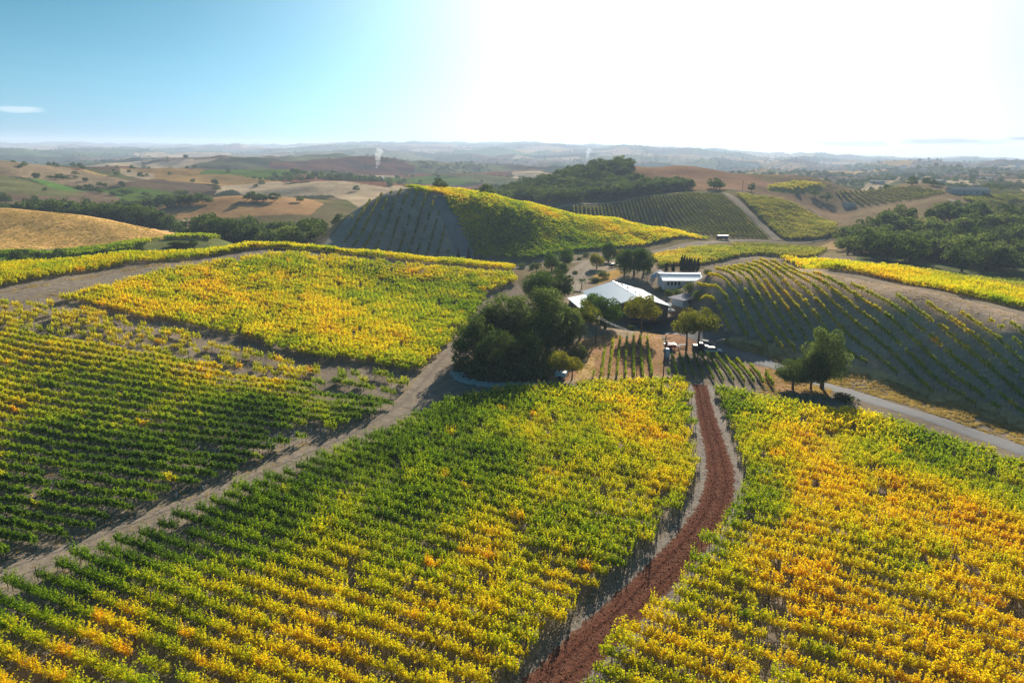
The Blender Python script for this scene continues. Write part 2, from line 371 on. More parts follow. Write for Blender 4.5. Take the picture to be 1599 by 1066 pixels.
paint([(-100, 412), (0, 405), (150, 395), (380, 380), (330, 374), (150, 388), (0, 396), (-100, 400)], (.14, .24, .03))
paint([(225, 0, 560), (240, 0, 620), (300, 0, 655), (480, 0, 665), (520, 0, 640), (500, 0, 570), (400, 0, 545), (300, 0, 545)], (.50, .29, .13))
paint([(230, 345), (310, 342), (330, 355), (260, 362)], PALE)
paint([(0, 300), (-60, 0, 700), (-60, 0, 800), (0, 0, 790), (90, 0, 765), (170, 0, 700), (100, 308)], (.20, .19, .07))
paint([(30, 272), (60, 276), (140, 300), (100, 298)], (.14, .26, .05))
paint([(0, 266), (-60, 0, 1020), (0, 0, 1010), (100, 0, 960), (260, 0, 860), (150, 296), (60, 280)], (.34, .24, .14))
paint([(210, 395), (240, 375), (340, 372), (420, 378), (400, 388), (300, 392)], (.16, .17, .06))
paint([(340, 292), (480, 285), (620, 288), (760, 300), (700, 310), (520, 305), (380, 305)], PALE)
paint([(440, 276), (560, 282), (760, 286), (770, 292), (600, 292), (440, 285)], REDB)
paint([(1110, 0, 740), (1200, 0, 770), (1420, 0, 770), (1500, 0, 600), (1500, 330), (1335, 336), (1300, 378), (1215, 372), (1150, 300)], (.30, .215, .12))
paint([(700, 403), (850, 412), (1000, 396), (1100, 384), (1100, 420), (1030, 425), (900, 470), (830, 470), (800, 430)], (.18, .14, .08))
paint([(930, 0, 740), (1000, 0, 790), (1060, 0, 800), (1130, 0, 770), (1180, 0, 700), (1310, 335), (1290, 345), (1200, 305), (1120, 296), (1080, 296), (1000, 300), (960, 280)], (.40, .235, .14))
paint([(1150, 296), (1200, 303), (1310, 348), (1330, 335), (1290, 318), (1230, 303), (1180, 290)], (.34, .225, .13))
paint([(1195, 290), (1240, 283), (1290, 287), (1290, 293), (1240, 302), (1200, 298)], (.42, .36, .07))
paint([(1290, 286), (1400, 282), (1560, 292), (1599, 300), (1599, 296), (1500, 280), (1380, 278)], PALE)
paint([(1215, 372), (1312, 352), (1335, 335), (1500, 330), (1600, 380), (1450, 400), (1330, 400), (1300, 380)], (.27, .20, .11))
paint([(1268, 387), (1300, 376), (1312, 386), (1305, 390)], STRAW)
paint([(1330, 416), (1599, 442), (1750, 450), (1700, 400), (1340, 395)], (.13, .14, .06))
# round the winery: dry straw and reddish earth
paint([(905, 530), (960, 520), (1030, 520), (1040, 596), (880, 600), (850, 590)], (.42, .24, .14))
paint([(910, 560), (930, 555), (925, 592), (895, 596)], (.55, .36, .16))
paint([(890, 590), (1075, 585), (1075, 599), (885, 603)], (.46, .33, .2))
paint([(1030, 520), (1110, 540), (1050, 560)], (.38, .22, .13))
paint([(1200, 575), (1240, 590), (1300, 610), (1290, 622), (1215, 610), (1150, 570)], (.40, .24, .13))
paint([(1120, 535), (1300, 590), (1599, 672), (1700, 700), (1700, 640), (1599, 640), (1450, 600), (1300, 565), (1150, 525)], (.54, .37, .18))
paint([(1225, 413), (1300, 430), (1599, 495), (1700, 520), (1700, 540), (1599, 515), (1380, 465), (1230, 425)], (.44, .34, .25))
paint([(920, 505), (980, 530), (1040, 500), (1060, 470), (1000, 400), (930, 395), (890, 430), (880, 470)], (.33, .25, .18))
paint([(925, 430), (965, 420), (975, 428), (930, 445)], (.5, .3, .1))
paint([(1100, 450), (1150, 0, 212), (1190, 0, 220), (1240, 0, 212), (1300, 0, 200), (1400, 0, 180), (1500, 0, 165), (1599, 0, 153), (1700, 0, 145), (1700, 690), (1599, 650), (1430, 600), (1300, 562), (1130, 515)], (.46, .335, .24))
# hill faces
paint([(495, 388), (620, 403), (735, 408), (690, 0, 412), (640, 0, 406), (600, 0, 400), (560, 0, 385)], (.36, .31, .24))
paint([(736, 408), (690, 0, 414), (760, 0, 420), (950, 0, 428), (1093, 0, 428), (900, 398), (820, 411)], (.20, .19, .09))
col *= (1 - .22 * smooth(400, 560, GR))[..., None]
grain = 1 + .10 * fbm(GX, GY, 6, 21, 3) + .10 * fbm(GX, GY, 40, 22, 3)
col = np.clip(col * grain[..., None], .01, .9)
idx = np.arange(NA * NR).reshape(NR, NA)
Fq = np.stack([idx[:-1, :-1], idx[:-1, 1:], idx[1:, 1:], idx[1:, :-1]], -1).reshape(-1, 4)
gm = bpy.data.materials.new('ground'); gm.use_nodes = True; t = gm.node_tree; b = t.nodes['Principled BSDF']
b.inputs['Roughness'].default_value = .95; b.inputs['Specular IOR Level'].default_value = 0
at = N(t, 'ShaderNodeAttribute', attribute_name='land'); geo = N(t, 'ShaderNodeNewGeometry')
n1 = N(t, 'ShaderNodeTexNoise'); n1.inputs['Scale'].default_value = .9; n1.inputs['Detail'].default_value = 8; n1.inputs['Roughness'].default_value = .7
t.links.new(geo.outputs['Position'], n1.inputs['Vector'])
mr = N(t, 'ShaderNodeMapRange'); mr.inputs[1].default_value = .3; mr.inputs[2].default_value = .7; mr.inputs[3].default_value = .72; mr.inputs[4].default_value = 1.25
t.links.new(n1.outputs[0], mr.inputs[0])
n2 = N(t, 'ShaderNodeTexNoise'); n2.inputs['Scale'].default_value = .03; n2.inputs['Detail'].default_value = 7; n2.inputs['Roughness'].default_value = .7
t.links.new(geo.outputs['Position'], n2.inputs['Vector'])
mr2 = N(t, 'ShaderNodeMapRange'); mr2.inputs[1].default_value = .35; mr2.inputs[2].default_value = .65; mr2.inputs[3].default_value = .8; mr2.inputs[4].default_value = 1.15
t.links.new(n2.outputs[0], mr2.inputs[0])
cc = mixc(t, 1.0, at.outputs['Color'], math_n(t, 'MULTIPLY', mr.outputs[0], mr2.outputs[0]), 'MULTIPLY')
t.links.new(cc, b.inputs['Base Color'])
bp = N(t, 'ShaderNodeBump'); bp.inputs['Strength'].default_value = .6; bp.inputs['Distance'].default_value = .25
t.links.new(n1.outputs[0], bp.inputs['Height']); t.links.new(bp.outputs[0], b.inputs['Normal'])
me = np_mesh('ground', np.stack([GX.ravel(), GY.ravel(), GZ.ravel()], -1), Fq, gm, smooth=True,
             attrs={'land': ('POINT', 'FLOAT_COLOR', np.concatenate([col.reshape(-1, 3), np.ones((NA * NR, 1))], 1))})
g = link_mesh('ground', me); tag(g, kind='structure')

# ------------------------------------------------------------------ roads
def rutted(name, col, dark, weeds, off=.2, sc=.5):
    m = bpy.data.materials.new(name); m.use_nodes = True; t = m.node_tree; b = t.nodes['Principled BSDF']; b.inputs['Roughness'].default_value = .95; b.inputs['Specular IOR Level'].default_value = 0
    a = N(t, 'ShaderNodeAttribute', attribute_name='across'); geo = N(t, 'ShaderNodeNewGeometry')
    n1 = N(t, 'ShaderNodeTexNoise'); n1.inputs['Scale'].default_value = sc; n1.inputs['Detail'].default_value = 8; n1.inputs['Roughness'].default_value = .7; t.links.new(geo.outputs['Position'], n1.inputs['Vector'])
    n2 = N(t, 'ShaderNodeTexNoise'); n2.inputs['Scale'].default_value = .12; n2.inputs['Detail'].default_value = 4; t.links.new(geo.outputs['Position'], n2.inputs['Vector'])
    wob = math_n(t, 'ADD', a.outputs['Fac'], math_n(t, 'MULTIPLY', math_n(t, 'SUBTRACT', n2.outputs[0], .5), .12))
    d_ = math_n(t, 'ABSOLUTE', math_n(t, 'SUBTRACT', math_n(t, 'ABSOLUTE', wob), off))
    rut = math_n(t, 'SUBTRACT', 1.0, math_n(t, 'DIVIDE', d_, .07), True)
    mid = math_n(t, 'SUBTRACT', 1.0, math_n(t, 'DIVIDE', math_n(t, 'ABSOLUTE', wob), .09), True)
    edge = math_n(t, 'DIVIDE', math_n(t, 'SUBTRACT', math_n(t, 'ABSOLUTE', wob), .33), .12, True)
    nn = math_n(t, 'MULTIPLY', math_n(t, 'SUBTRACT', n1.outputs[0], .38), 3.5, True)
    c = mixc(t, nn, tuple(x * .72 for x in col), tuple(min(1, x * 1.12) for x in col))
    c = mixc(t, math_n(t, 'MULTIPLY', rut, .6), c, dark)
    c = mixc(t, math_n(t, 'MULTIPLY', math_n(t, 'MAXIMUM', math_n(t, 'MULTIPLY', mid, .5), edge), math_n(t, 'MULTIPLY', nn, .9)), c, weeds)
    t.links.new(c, b.inputs['Base Color'])
    bp = N(t, 'ShaderNodeBump'); bp.inputs['Strength'].default_value = .8; bp.inputs['Distance'].default_value = .3
    t.links.new(math_n(t, 'SUBTRACT', n1.outputs[0], math_n(t, 'MULTIPLY', rut, .35)), bp.inputs['Height']); t.links.new(bp.outputs[0], b.inputs['Normal']); return m
DIRT = rutted('dirt_track', (.30, .24, .185), (.19, .15, .115), (.32, .24, .12))
GRAV = rutted('gravel_road', (.33, .27, .21), (.40, .34, .28), (.25, .20, .11))
MULCH = rutted('bark_mulch', (.165, .068, .043), (.085, .036, .024), (.22, .13, .085), off=.17, sc=1.6)
def chaikin(P, it=3):
    for _ in range(it):
        q = [P[0]]
        for a, b_ in zip(P[:-1], P[1:]): q += [a * .75 + b_ * .25, a * .25 + b_ * .75]
        q.append(P[-1]); P = np.array(q)
    return P
def resample(P, step):
    d = np.r_[0, np.cumsum(np.hypot(*np.diff(P[:, :2], axis=0).T))]; k = max(int(d[-1] / step), 2); s = np.linspace(0, d[-1], k)
    return np.stack([np.interp(s, d, P[:, i]) for i in range(P.shape[1])], 1)
def road(name, pts, mat, dz=.05, step=.8, rough=.25, camber=0):
    """pts: (px,py[,Y], width)"""
    P = np.array([[*wp(p[:-1]), p[-1]] for p in pts]); P = resample(chaikin(P), step)
    T = np.gradient(P[:, :2], axis=0); T /= np.linalg.norm(T, axis=1)[:, None]; Nn = np.stack([-T[:, 1], T[:, 0]], 1)
    k = 9; L = np.linspace(-.5, .5, k); rows = []
    for j, l in enumerate(L):
        w = P[:, 2] * l
        if j in (0, k - 1): w = w + rng.normal(0, rough, len(P)) * (1 if l > 0 else -1)
        xy = P[:, :2] + Nn * w[:, None]; z = H(xy[:, 0], xy[:, 1]) + dz * (1 if 0 < j < k - 1 else .2) + camber * (1 - (2 * l) ** 2)
        rows.append(np.c_[xy, z])
    V = np.stack(rows, 1); nn = len(P); ii = np.arange(nn * k).reshape(nn, k)
    Fr = np.stack([ii[:-1, :-1], ii[:-1, 1:], ii[1:, 1:], ii[1:, :-1]], -1).reshape(-1, 4)
    o = link_mesh(name, np_mesh(name, V.reshape(-1, 3), Fr, mat, smooth=True, attrs={'across': ('POINT', 'FLOAT', np.tile(L, nn))})); tag(o, kind='structure'); return P
road('dirt_road', [(-120, 950, 6), (0, 899, 6.4), (100, 866, 6.4), (200, 827, 6.4), (300, 789, 6.4), (400, 748, 6.4), (500, 705, 6.6), (590, 664, 7), (645, 630, 8), (690, 580, 10), (715, 545, 9), (740, 520, 7)], DIRT, .07)
road('dirt_road', [(650, 640, 6), (700, 606, 9), (760, 600, 10), (850, 603, 5), (900, 600, 3)], DIRT, .10)
road('dirt_road', [(-100, 484, 6.5), (0, 465, 6.5), (100, 446, 6.5), (200, 428, 6), (300, 411, 6), (400, 398, 6), (440, 395, 7), (520, 401, 5), (640, 411, 4), (800, 427, 4)], DIRT, .10)
P_asph = road('asphalt_road', [(1720, 760, 5), (1599, 702, 5), (1500, 668, 5), (1400, 638, 5), (1300, 604, 5), (1200, 569, 5), (1125, 540, 5.2), (1080, 522, 6), (1045, 508, 7), (1010, 505, 6), (985, 512, 5)], ASPH, .09, rough=.06, camber=.04)
road('gravel_road', [(700, 405, 7), (780, 412, 7), (860, 414, 6), (920, 408, 6), (1000, 398, 9), (1060, 387, 9), (1120, 377, 10), (1160, 374, 7), (1230, 380, 4), (1290, 374, 3)], GRAV, .15, step=2)
road('gravel_road', [(925, 408, 9), (905, 425, 12), (895, 438, 10), (893, 455, 8)], GRAV, .2, step=2)
road('hill_track', [(733, 404, 12), (726, 385, 12), (712, 350, 12), (698, 325, 12), (686, 308, 10)], pmat('hill_track', (.27, .26, .25), .95, scale=.2, var=.3, bump=.4), .25, step=2)
road('hill_track', [(1215, 376, 6), (1190, 352, 6), (1165, 330, 6), (1145, 310, 6), (1132, 302, 6)], GRAV, .3, step=2)
road('hill_track', [(1132, 302, 4), (1080, 300, 3), (1000, 309, 3), (870, 326, 3)], GRAV, .4, step=2)
road('hill_track', [(1310, 350, 3.5), (1200, 303, 3.5), (1130, 296, 3)], GRAV, .4, step=2)
road('gravel_road', [(-60, 397, 4), (0, 393, 4), (160, 386, 4), (320, 373, 4)], GRAV, .25, step=2)
road('hill_track', [(1485, 312, 8), (1510, 330, 9), (1560, 344, 9), (1620, 356, 9)], GRAV, .4, step=2)
# mulch track between the two front vineyards
TR = [(1093, 601, 3.2), (1103, 650, 3.6), (1118, 700, 4.0), (1126, 740, 4.6), (1120, 790, 4.8), (1085, 840, 5), (1030, 900, 5), (975, 955, 5), (915, 1010, 5), (860, 1066, 5), (790, 1140, 5)]
road('track_verge', [(p[0], p[1], p[2] + 2.0) for p in TR], pmat('track_verge', (.29, .235, .19), .95, scale=1.4, var=.5, bump=.8), .04, step=.5, rough=.2)
P_tr = road('mulch_track', TR, MULCH, .10, step=.35, rough=.22)
# loose bark chips
def chips(P, n, name):
    k = rng.integers(0, len(P), n); T = np.gradient(P[:, :2], axis=0); T /= np.linalg.norm(T, axis=1)[:, None]
    off = rng.normal(0, .27, n) * P[k, 2]; off = np.clip(off, -P[k, 2] * .62, P[k, 2] * .62)
    c = P[k, :2] + np.stack([-T[k, 1], T[k, 0]], 1) * off[:, None] + rng.normal(0, .2, (n, 2)); z = H(c[:, 0], c[:, 1]) + .12
    a = rng.normal(0, 1, (n, 3)); a[:, 2] *= .35; a /= np.linalg.norm(a, axis=1)[:, None]; b_ = np.cross(a, rng.normal(0, 1, (n, 3))); b_ /= np.linalg.norm(b_, axis=1)[:, None]
    s = rng.uniform(.03, .10, (n, 1)); C = np.c_[c, z]
    V = np.stack([C - a * s - b_ * s * .5, C + a * s - b_ * s * .5, C + a * s + b_ * s * .5, C - a * s + b_ * s * .5], 1).reshape(-1, 3)
    o = link_mesh(name, np_mesh(name, V, np.arange(4 * n).reshape(n, 4), CHIP)); return o
c = chips(P_tr, 5000, 'bark_chips'); tag(c, 'loose reddish bark chips scattered over the mulch track', 'bark mulch', kind='stuff')

# ------------------------------------------------------------------ grapevine prototypes
def quads(C, Nrm, s, asp=1.0):
    """leaf cards of real size: centres C, normals Nrm, half sizes s; folded a little along the midrib"""
    n = len(C); r = rng.normal(0, 1, (n, 3)); a = np.cross(Nrm, r); a /= np.linalg.norm(a, axis=1)[:, None] + 1e-9
    b_ = np.cross(Nrm, a); b_ /= np.linalg.norm(b_, axis=1)[:, None] + 1e-9; s = s.reshape(-1, 1)
    V = np.stack([C - a * s * asp, C - b_ * s * .8, C + a * s * asp, C + b_ * s * .8], 1).reshape(-1, 3)
    return V, np.arange(4 * n).reshape(n, 4)
def unit(v): return v / (np.linalg.norm(v, axis=1)[:, None] + 1e-9)
def vine_foliage(nshoot, per, leaf, L=1.9, spread=.42, hgt=1.15):
    C = []
    for i in range(nshoot):
        x = rng.uniform(-L / 2, L / 2); y = rng.normal(0, .10); z = .95
        h = hgt * rng.uniform(.55, 1.1) * (1.45 if rng.uniform() < .13 else 1); lean = rng.normal(0, spread); leanx = rng.normal(0, .28); droop = rng.uniform(-.1, .4)
        t_ = np.linspace(.05, 1, per) + rng.normal(0, .03, per)
        p = np.stack([x + leanx * t_, y + lean * t_ ** 1.3, z + h * t_ - droop * t_ ** 3 * h], 1)
        C.append(p + rng.normal(0, .06, (per, 3)))
    m = nshoot * 3; C.append(np.stack([rng.uniform(-L / 2, L / 2, m), rng.normal(0, .20, m), rng.uniform(.7, 1.35, m)], 1))
    C = np.concatenate(C); Nn = unit(rng.normal(0, 1, C.shape) + np.array([0, 0, .5]))
    V, Fv = quads(C, Nn, rng.uniform(.75, 1.25, len(C)) * leaf)
    return V, Fv, np.repeat(rng.uniform(0, 1, len(C)), 4)
def trunk_geo():
    mb = MB(); k = rng.normal(0, .06)
    mb.tube([(0, 0, -.2), (k, 0, .45), (0, 0, .92)], [.05, .04, .035], 5)
    mb.tube([(-.85, 0, .95), (0, 0, .93), (.85, 0, .95)], [.018, .03, .018], 4); return mb
def combined(name, fol, mb):
    V, Fv, rn = fol; b0 = len(V); V2 = np.array(mb.v); quadsf = [f for f in mb.f if len(f) == 4]
    Vv = np.concatenate([V, V2]); Ff = np.concatenate([Fv, np.array(quadsf) + b0])
    mi = np.r_[np.zeros(len(Fv)), np.ones(len(quadsf))]
    return np_mesh(name, Vv, Ff, [VINE, VBARK], midx=mi, attrs={'rnd': ('POINT', 'FLOAT', np.r_[rn, np.zeros(len(V2))])})
protoC = bpy.data.collections.new('vine_kinds')
def proto(name, me):
    o = bpy.data.objects.new(name, me); protoC.objects.link(o); return o
NEARV = []; 
for i in range(6):
    f_ = vine_foliage(36, 21, .082, L=2.1, hgt=1.25, spread=.42); tg = trunk_geo()
    NEARV.append((np_mesh('foliage', f_[0], f_[1], VINE, attrs={'rnd': ('POINT', 'FLOAT', f_[2])}), tg))
    proto('a_vine_%d' % i, combined('vine', f_, tg))
for i in range(4): proto('b_vine_%d' % i, combined('vine', vine_foliage(24, 14, .132, L=2.1, hgt=1.25, spread=.5), trunk_geo()))       # mid distance
for i in range(3): proto('c_vine_%d' % i, combined('vine', vine_foliage(12, 5, .33, L=2.2, spread=.35), trunk_geo()))  # far hills
for i in range(3): proto('c_wine_%d' % i, combined('vine', vine_foliage(24, 14, .112, L=2.1, hgt=1.05, spread=.2), trunk_geo()))   # neat hedge rows
pm = MB(); pm.box(-.035, .035, -.035, .035, -.2, 1.95)
o_ = pm.build('d_post', STEEL); COL.objects.unlink(o_); protoC.objects.link(o_); o_.name = 'd_post'
tb = MB(); tb.tube([(0, 0, 0), (0, 0, .6)], .07, 6); o_ = tb.build('e_tube', TUBEW); COL.objects.unlink(o_); protoC.objects.link(o_); o_.name = 'e_tube'

# colour anchors: how yellow the leaves are (0 green .. 1 orange)
ANC = [(0,940,.12),(150,890,.15),(60,1000,.42),(30,1050,.72),(200,1000,.62),(330,1040,.75),(300,960,.45),(300,840,.15),(450,760,.13),(600,700,.15),(700,660,.2),
       (450,850,.25),(560,900,.6),(520,870,.5),(650,850,.42),(700,780,.38),(600,790,.3),(760,740,.35),(850,700,.45),(950,620,.62),(1000,680,.75),(1050,740,.68),(1000,780,.55),(1065,620,.55),(900,620,.5),
       (850,800,.42),(750,880,.68),(650,950,.72),(520,1000,.75),(850,900,.62),(950,860,.45),(820,980,.5),(700,1040,.65),(560,930,.7),(420,980,.68),
       (1130,650,.35),(1150,720,.4),(1160,800,.35),(1200,640,.55),(1250,700,.72),(1300,760,.75),(1400,780,.72),(1350,680,.5),(1450,720,.4),(1580,760,.35),(1560,850,.75),(1450,850,.72),(1300,860,.62),(1500,950,.75),
       (1250,950,.7),(1120,920,.62),(1100,1000,.68),(1350,1020,.72),(1550,1040,.72),(1180,870,.62),(1080,860,.3),(1400,900,.6),
       (0,540,.65),(300,580,.68),(450,610,.62),(550,640,.3),(400,660,.2),(200,640,.42),(50,650,.55),(0,700,.45),(200,720,.2),(50,760,.2),(100,820,.18),(350,700,.15),(20,860,.2),(600,628,.3),
       (100,500,.65),(300,540,.65),(450,575,.6),(600,605,.45),(200,480,.75),(350,450,.74),(500,500,.76),(600,540,.74),(700,530,.6),(650,570,.6),(400,410,.58),(550,430,.6),(680,470,.45),(740,480,.42),(640,450,.5),(780,440,.62),(650,425,.7),
       (0,440,.6),(200,412,.62),(400,387,.66),(600,399,.72),(780,420,.68),
       (640,330,.3),(720,308,.7),(760,330,.5),(850,335,.66),(950,355,.7),(1060,366,.72),(800,390,.28),(900,385,.32),(800,360,.38),(700,302,.72),
       (1000,340,.2),(1100,350,.2),(1150,365,.3),(1250,350,.35),(1040,402,.8),(1120,400,.5),(1180,395,.45),
       (1150,420,.68),(1120,500,.62),(1200,530,.62),(1300,450,.66),(1400,560,.5),(1500,520,.68),(1599,600,.4),(1500,640,.35),(1450,610,.4),
       (1250,408,.76),(1400,435,.74),(1599,475,.62),(1500,450,.68),(1450,430,.3),(1599,445,.15),
       (940,570,.45),(1000,570,.4),(1100,580,.28),(1180,600,.3),(1250,290,.65),(1400,310,.3),(1560,320,.4),(100,392,.3),(300,384,.45)]
AX = np.array([wp(a[:2]) for a in ANC]); AV = np.array([a[2] for a in ANC]); AQ = to_ar(AX[:, 0], AX[:, 1])
def yel(X, Y):
    q = to_ar(X, Y); out = np.zeros(len(X))
    for i in range(0, len(X), 5000):
        d = ((q[i:i + 5000, None] - AQ[None]) ** 2).sum(-1); w = 1 / (d + .0004) ** 1.6; out[i:i + 5000] = (w * AV).sum(1) / w.sum(1)
    return out
PT = []  # x,y,z,rot,scale,kind,yel
TRELLIS = []; POSTS = []; TUBES = []
def vineyard(pts, ang, sp=2.5, dv=1.7, dens=1.0, ynoise=.11, size=1.0, far_k=None, hole=.03, posts=True, offset=0.0, near=False, bias=0, dull=0.0, hedge=False):
    pg = poly(pts) if not isinstance(pts, np.ndarray) else pts
    ca, sa_ = math.cos(R(ang)), math.sin(R(ang)); U = pg @ np.array([ca, sa_]); Vv = pg @ np.array([-sa_, ca])
    v = np.arange(Vv.min() + offset, Vv.max(), sp); u = np.arange(U.min(), U.max(), dv)
    uu, vv = np.meshgrid(u, v); rowid = np.broadcast_to(np.arange(len(v))[:, None], uu.shape)
    uu = uu + rng.normal(0, .12, uu.shape); wob = .25 * np.sin(uu / 17 + vv * .3)
    X = uu * ca - (vv + wob) * sa_; Y = uu * sa_ + (vv + wob) * ca
    k = inside(X, Y, pg); X, Y, rid, us = X[k], Y[k], rowid[k], uu[k]
    # end posts of each row
    if posts:
        for r_ in np.unique(rid):
            s = rid == r_; o = np.argsort(us[s]); xs, ys = X[s][o], Y[s][o]
            if len(xs) > 2: TRELLIS.append((np.c_[xs, ys], near, (ca, sa_)))
    gap = fbm(X, Y, 11, 31, 3); keep = (rng.uniform(0, 1, len(X)) < dens) & (gap > -1.75 + hole * 8)
    X, Y = X[keep], Y[keep]
    y_ = yel(X, Y) + ynoise * fbm(X, Y, 13, 41, 3) + rng.normal(0, .05, len(X)) + bias
    y_ += np.where(rng.uniform(0, 1, len(X)) < .012, .35, 0)
    dist = np.hypot(X, Y); kd = np.where(dist < 125, rng.integers(0, 6, len(X)), np.where(dist < 270, 6 + rng.integers(0, 4, len(X)), 10 + rng.integers(0, 3, len(X))))
    if hedge: kd = 13 + rng.integers(0, 3, len(X))
    rot = R(ang) + np.where(rng.uniform(0, 1, len(X)) < .5, math.pi, 0) + rng.normal(0, .08, len(X))
    sc = size * rng.uniform(.85, 1.15, len(X)) * (1 + .12 * fbm(X, Y, 9, 51, 2))
    PT.append(np.c_[X, Y, H(X, Y), rot, sc, kd, np.clip(y_, 0, 1), np.full(len(X), dull)])
vineyard([(-120,1000),(-60,948),(0,925),(121,880),(175,860),(279,815),(350,780),(432,752),(491,724),(564,692),(612,675),(657,652),(724,626),(800,612),(900,606),(1070,601),(1082,690),(1086,755),(1050,805),(972,892),(882,960),(815,1040),(700,1160),(-200,1180)], -24, sp=2.35, near=True, dens=.97, bias=.05)
vineyard([(1117,612),(1200,626),(1290,647),(1345,650),(1450,682),(1599,730),(1750,790),(1850,1180),(860,1180),(942,1024),(987,985),(1046,937),(1089,876),(1140,812),(1168,765),(1160,715),(1140,665)], -29, near=True, dens=.96, bias=.07)
vineyard([(0,520),(150,547),(300,572),(450,603),(612,636),(560,661),(450,701),(340,750),(304,766),(214,798),(138,832),(34,866),(-150,922),(-300,700),(-250,480)], -13, dv=1.4, size=.98, hedge=True, sp=2.7, hole=-.05)
vineyard([(-100,490),(0,474),(90,478),(200,503),(350,543),(500,578),(640,596),(618,625),(450,596),(300,566),(150,541),(0,514)], -20, dens=.58, size=.85, hole=.08, dull=.15)
vineyard([(95,470),(250,427),(440,399),(600,413),(800,432),(806,442),(760,462),(735,500),(722,520),(690,548),(650,585),(500,562),(350,527),(200,492)], -21, hole=.045, dens=.92, ynoise=.13)
vineyard([(-100,467),(0,450),(100,431),(200,413),(400,389),(440,389),(600,405),(800,424),(800,0,281),(600,0,284),(430,0,281),(350,0,274),(200,0,250),(0,0,212),(-100,0,200)], 28, sp=2.4, posts=False)
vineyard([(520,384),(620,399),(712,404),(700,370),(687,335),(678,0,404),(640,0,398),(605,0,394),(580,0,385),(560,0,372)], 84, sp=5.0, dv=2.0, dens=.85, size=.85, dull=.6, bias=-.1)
vineyard([(742,402),(830,406),(900,393),(1000,386),(1093,0,425),(1050,0,430),(950,0,428),(850,0,424),(760,0,420),(690,0,414),(700,322),(715,345)], -30, sp=2.3, dv=1.8, posts=False, size=.9)
vineyard([(650,300),(700,306),(760,0,424),(700,0,428),(640,0,408)], -10, posts=False)
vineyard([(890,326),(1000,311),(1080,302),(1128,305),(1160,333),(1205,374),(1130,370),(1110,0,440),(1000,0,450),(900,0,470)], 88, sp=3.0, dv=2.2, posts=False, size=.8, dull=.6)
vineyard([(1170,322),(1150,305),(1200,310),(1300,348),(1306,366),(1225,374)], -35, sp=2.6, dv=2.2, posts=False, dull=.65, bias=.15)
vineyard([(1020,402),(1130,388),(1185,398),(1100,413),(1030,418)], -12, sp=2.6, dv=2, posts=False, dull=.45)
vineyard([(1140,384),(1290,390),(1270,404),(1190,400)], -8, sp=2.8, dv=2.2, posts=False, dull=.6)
vineyard([(1088,446),(1098,439),(1150,420),(1190,409),(1235,421),(1300,438),(1400,467),(1500,493),(1599,518),(1750,560),(1750,720),(1599,655),(1500,632),(1430,600),(1300,560),(1215,548),(1170,532),(1125,512),(1098,485),(1088,462)], -85.5, sp=2.75, dv=1.5, dens=.95, size=.8, near=False, dull=.1, hedge=True, hole=-.04)
vineyard([(1219,405),(1290,0,258),(1354,419),(1500,441),(1599,461),(1700,480),(1700,505),(1599,484),(1500,462),(1400,441),(1300,423),(1240,414)], -30, sp=2.3, posts=False)
vineyard([(1360,421),(1500,444),(1599,461),(1700,470),(1700,452),(1599,445),(1450,428)], -30, sp=2.6, posts=False, dull=.5)
vineyard([(925,590),(945,545),(960,530),(1015,530),(1030,590),(1000,592)], -99, sp=1.9, dv=1.3, near=False, size=.68, hole=0, hedge=True)
vineyard([(1043,588),(1043,558),(1110,556),(1150,563),(1212,600),(1212,606),(1150,598),(1085,592)], -97, sp=2.0, dv=1.3, near=False, size=.68, hole=0, hedge=True)
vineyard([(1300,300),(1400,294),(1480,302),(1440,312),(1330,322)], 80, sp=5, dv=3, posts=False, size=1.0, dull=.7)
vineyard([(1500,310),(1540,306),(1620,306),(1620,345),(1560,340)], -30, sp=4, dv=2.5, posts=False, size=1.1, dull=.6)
vineyard([(1198,292),(1240,285),(1286,288),(1240,300)], -30, sp=4, dv=3, posts=False, size=1.2, dull=.4)
vineyard([(-60,408),(0,402),(200,392),(370,380),(330,377),(150,389),(0,397),(-60,402)], -15, sp=2.8, dv=2.2, posts=False, dull=.1)
PT = np.concatenate(PT)
print('vines', len(PT))
# gaps where young vines stand in white tubes
def clear(px, py, rad, tubes=0):
    global PT
    x, y = hit(px, py); k = np.hypot(PT[:, 0] - x, PT[:, 1] - y) > rad; PT = PT[k]
    for _ in range(tubes):
        a, r_ = rng.uniform(0, 6.28), rad * math.sqrt(rng.uniform(0, 1)); TUBES.append((x + r_ * math.cos(a) * 1.2, y + r_ * math.sin(a)))
for a in [(455,684,2.6,8),(490,678,2.8,8),(430,690,1.8,4),(305,712,1.3,2),(340,708,1.8,4),(85,750,1.6,2),(68,775,1.8,2),(275,775,1.0,2),(315,765,1.0,1)]: clear(*a)

dist = np.hypot(PT[:, 0], PT[:, 1])
pxy = []
D = np.stack([PT[:, 0], PT[:, 1], PT[:, 2] + 1 - CAMZ], 1); ff = D @ np.array(fwd); PX = PW / 2 + F0 * (D @ np.array(camr)) / ff; PY = PH / 2 - F0 * (D @ np.array(camu)) / ff
inv = (PX > -10) & (PX < PW + 10) & (PY < PH + 5) & (PY > 0)
order = np.argsort(np.where(inv, ff, 1e9)); near_i = order[:300]; mask = np.ones(len(PT), bool); mask[near_i] = False
sidx = [0 if p < 880 else 1 for p in PX[near_i]]
def vine_label(side, y):
    c = 'green' if y < .38 else ('yellow-green' if y < .58 else ('golden' if y < .78 else 'orange-gold'))
    where = 'left of the mulch track along the bottom edge' if side == 0 else 'right of the mulch track along the bottom edge'
    return '%s leafed grapevine in the front rows %s' % (c, where), 'front-row grapevines ' + ('left' if side == 0 else 'right') + ' of the track, ' + c
tr_me = []
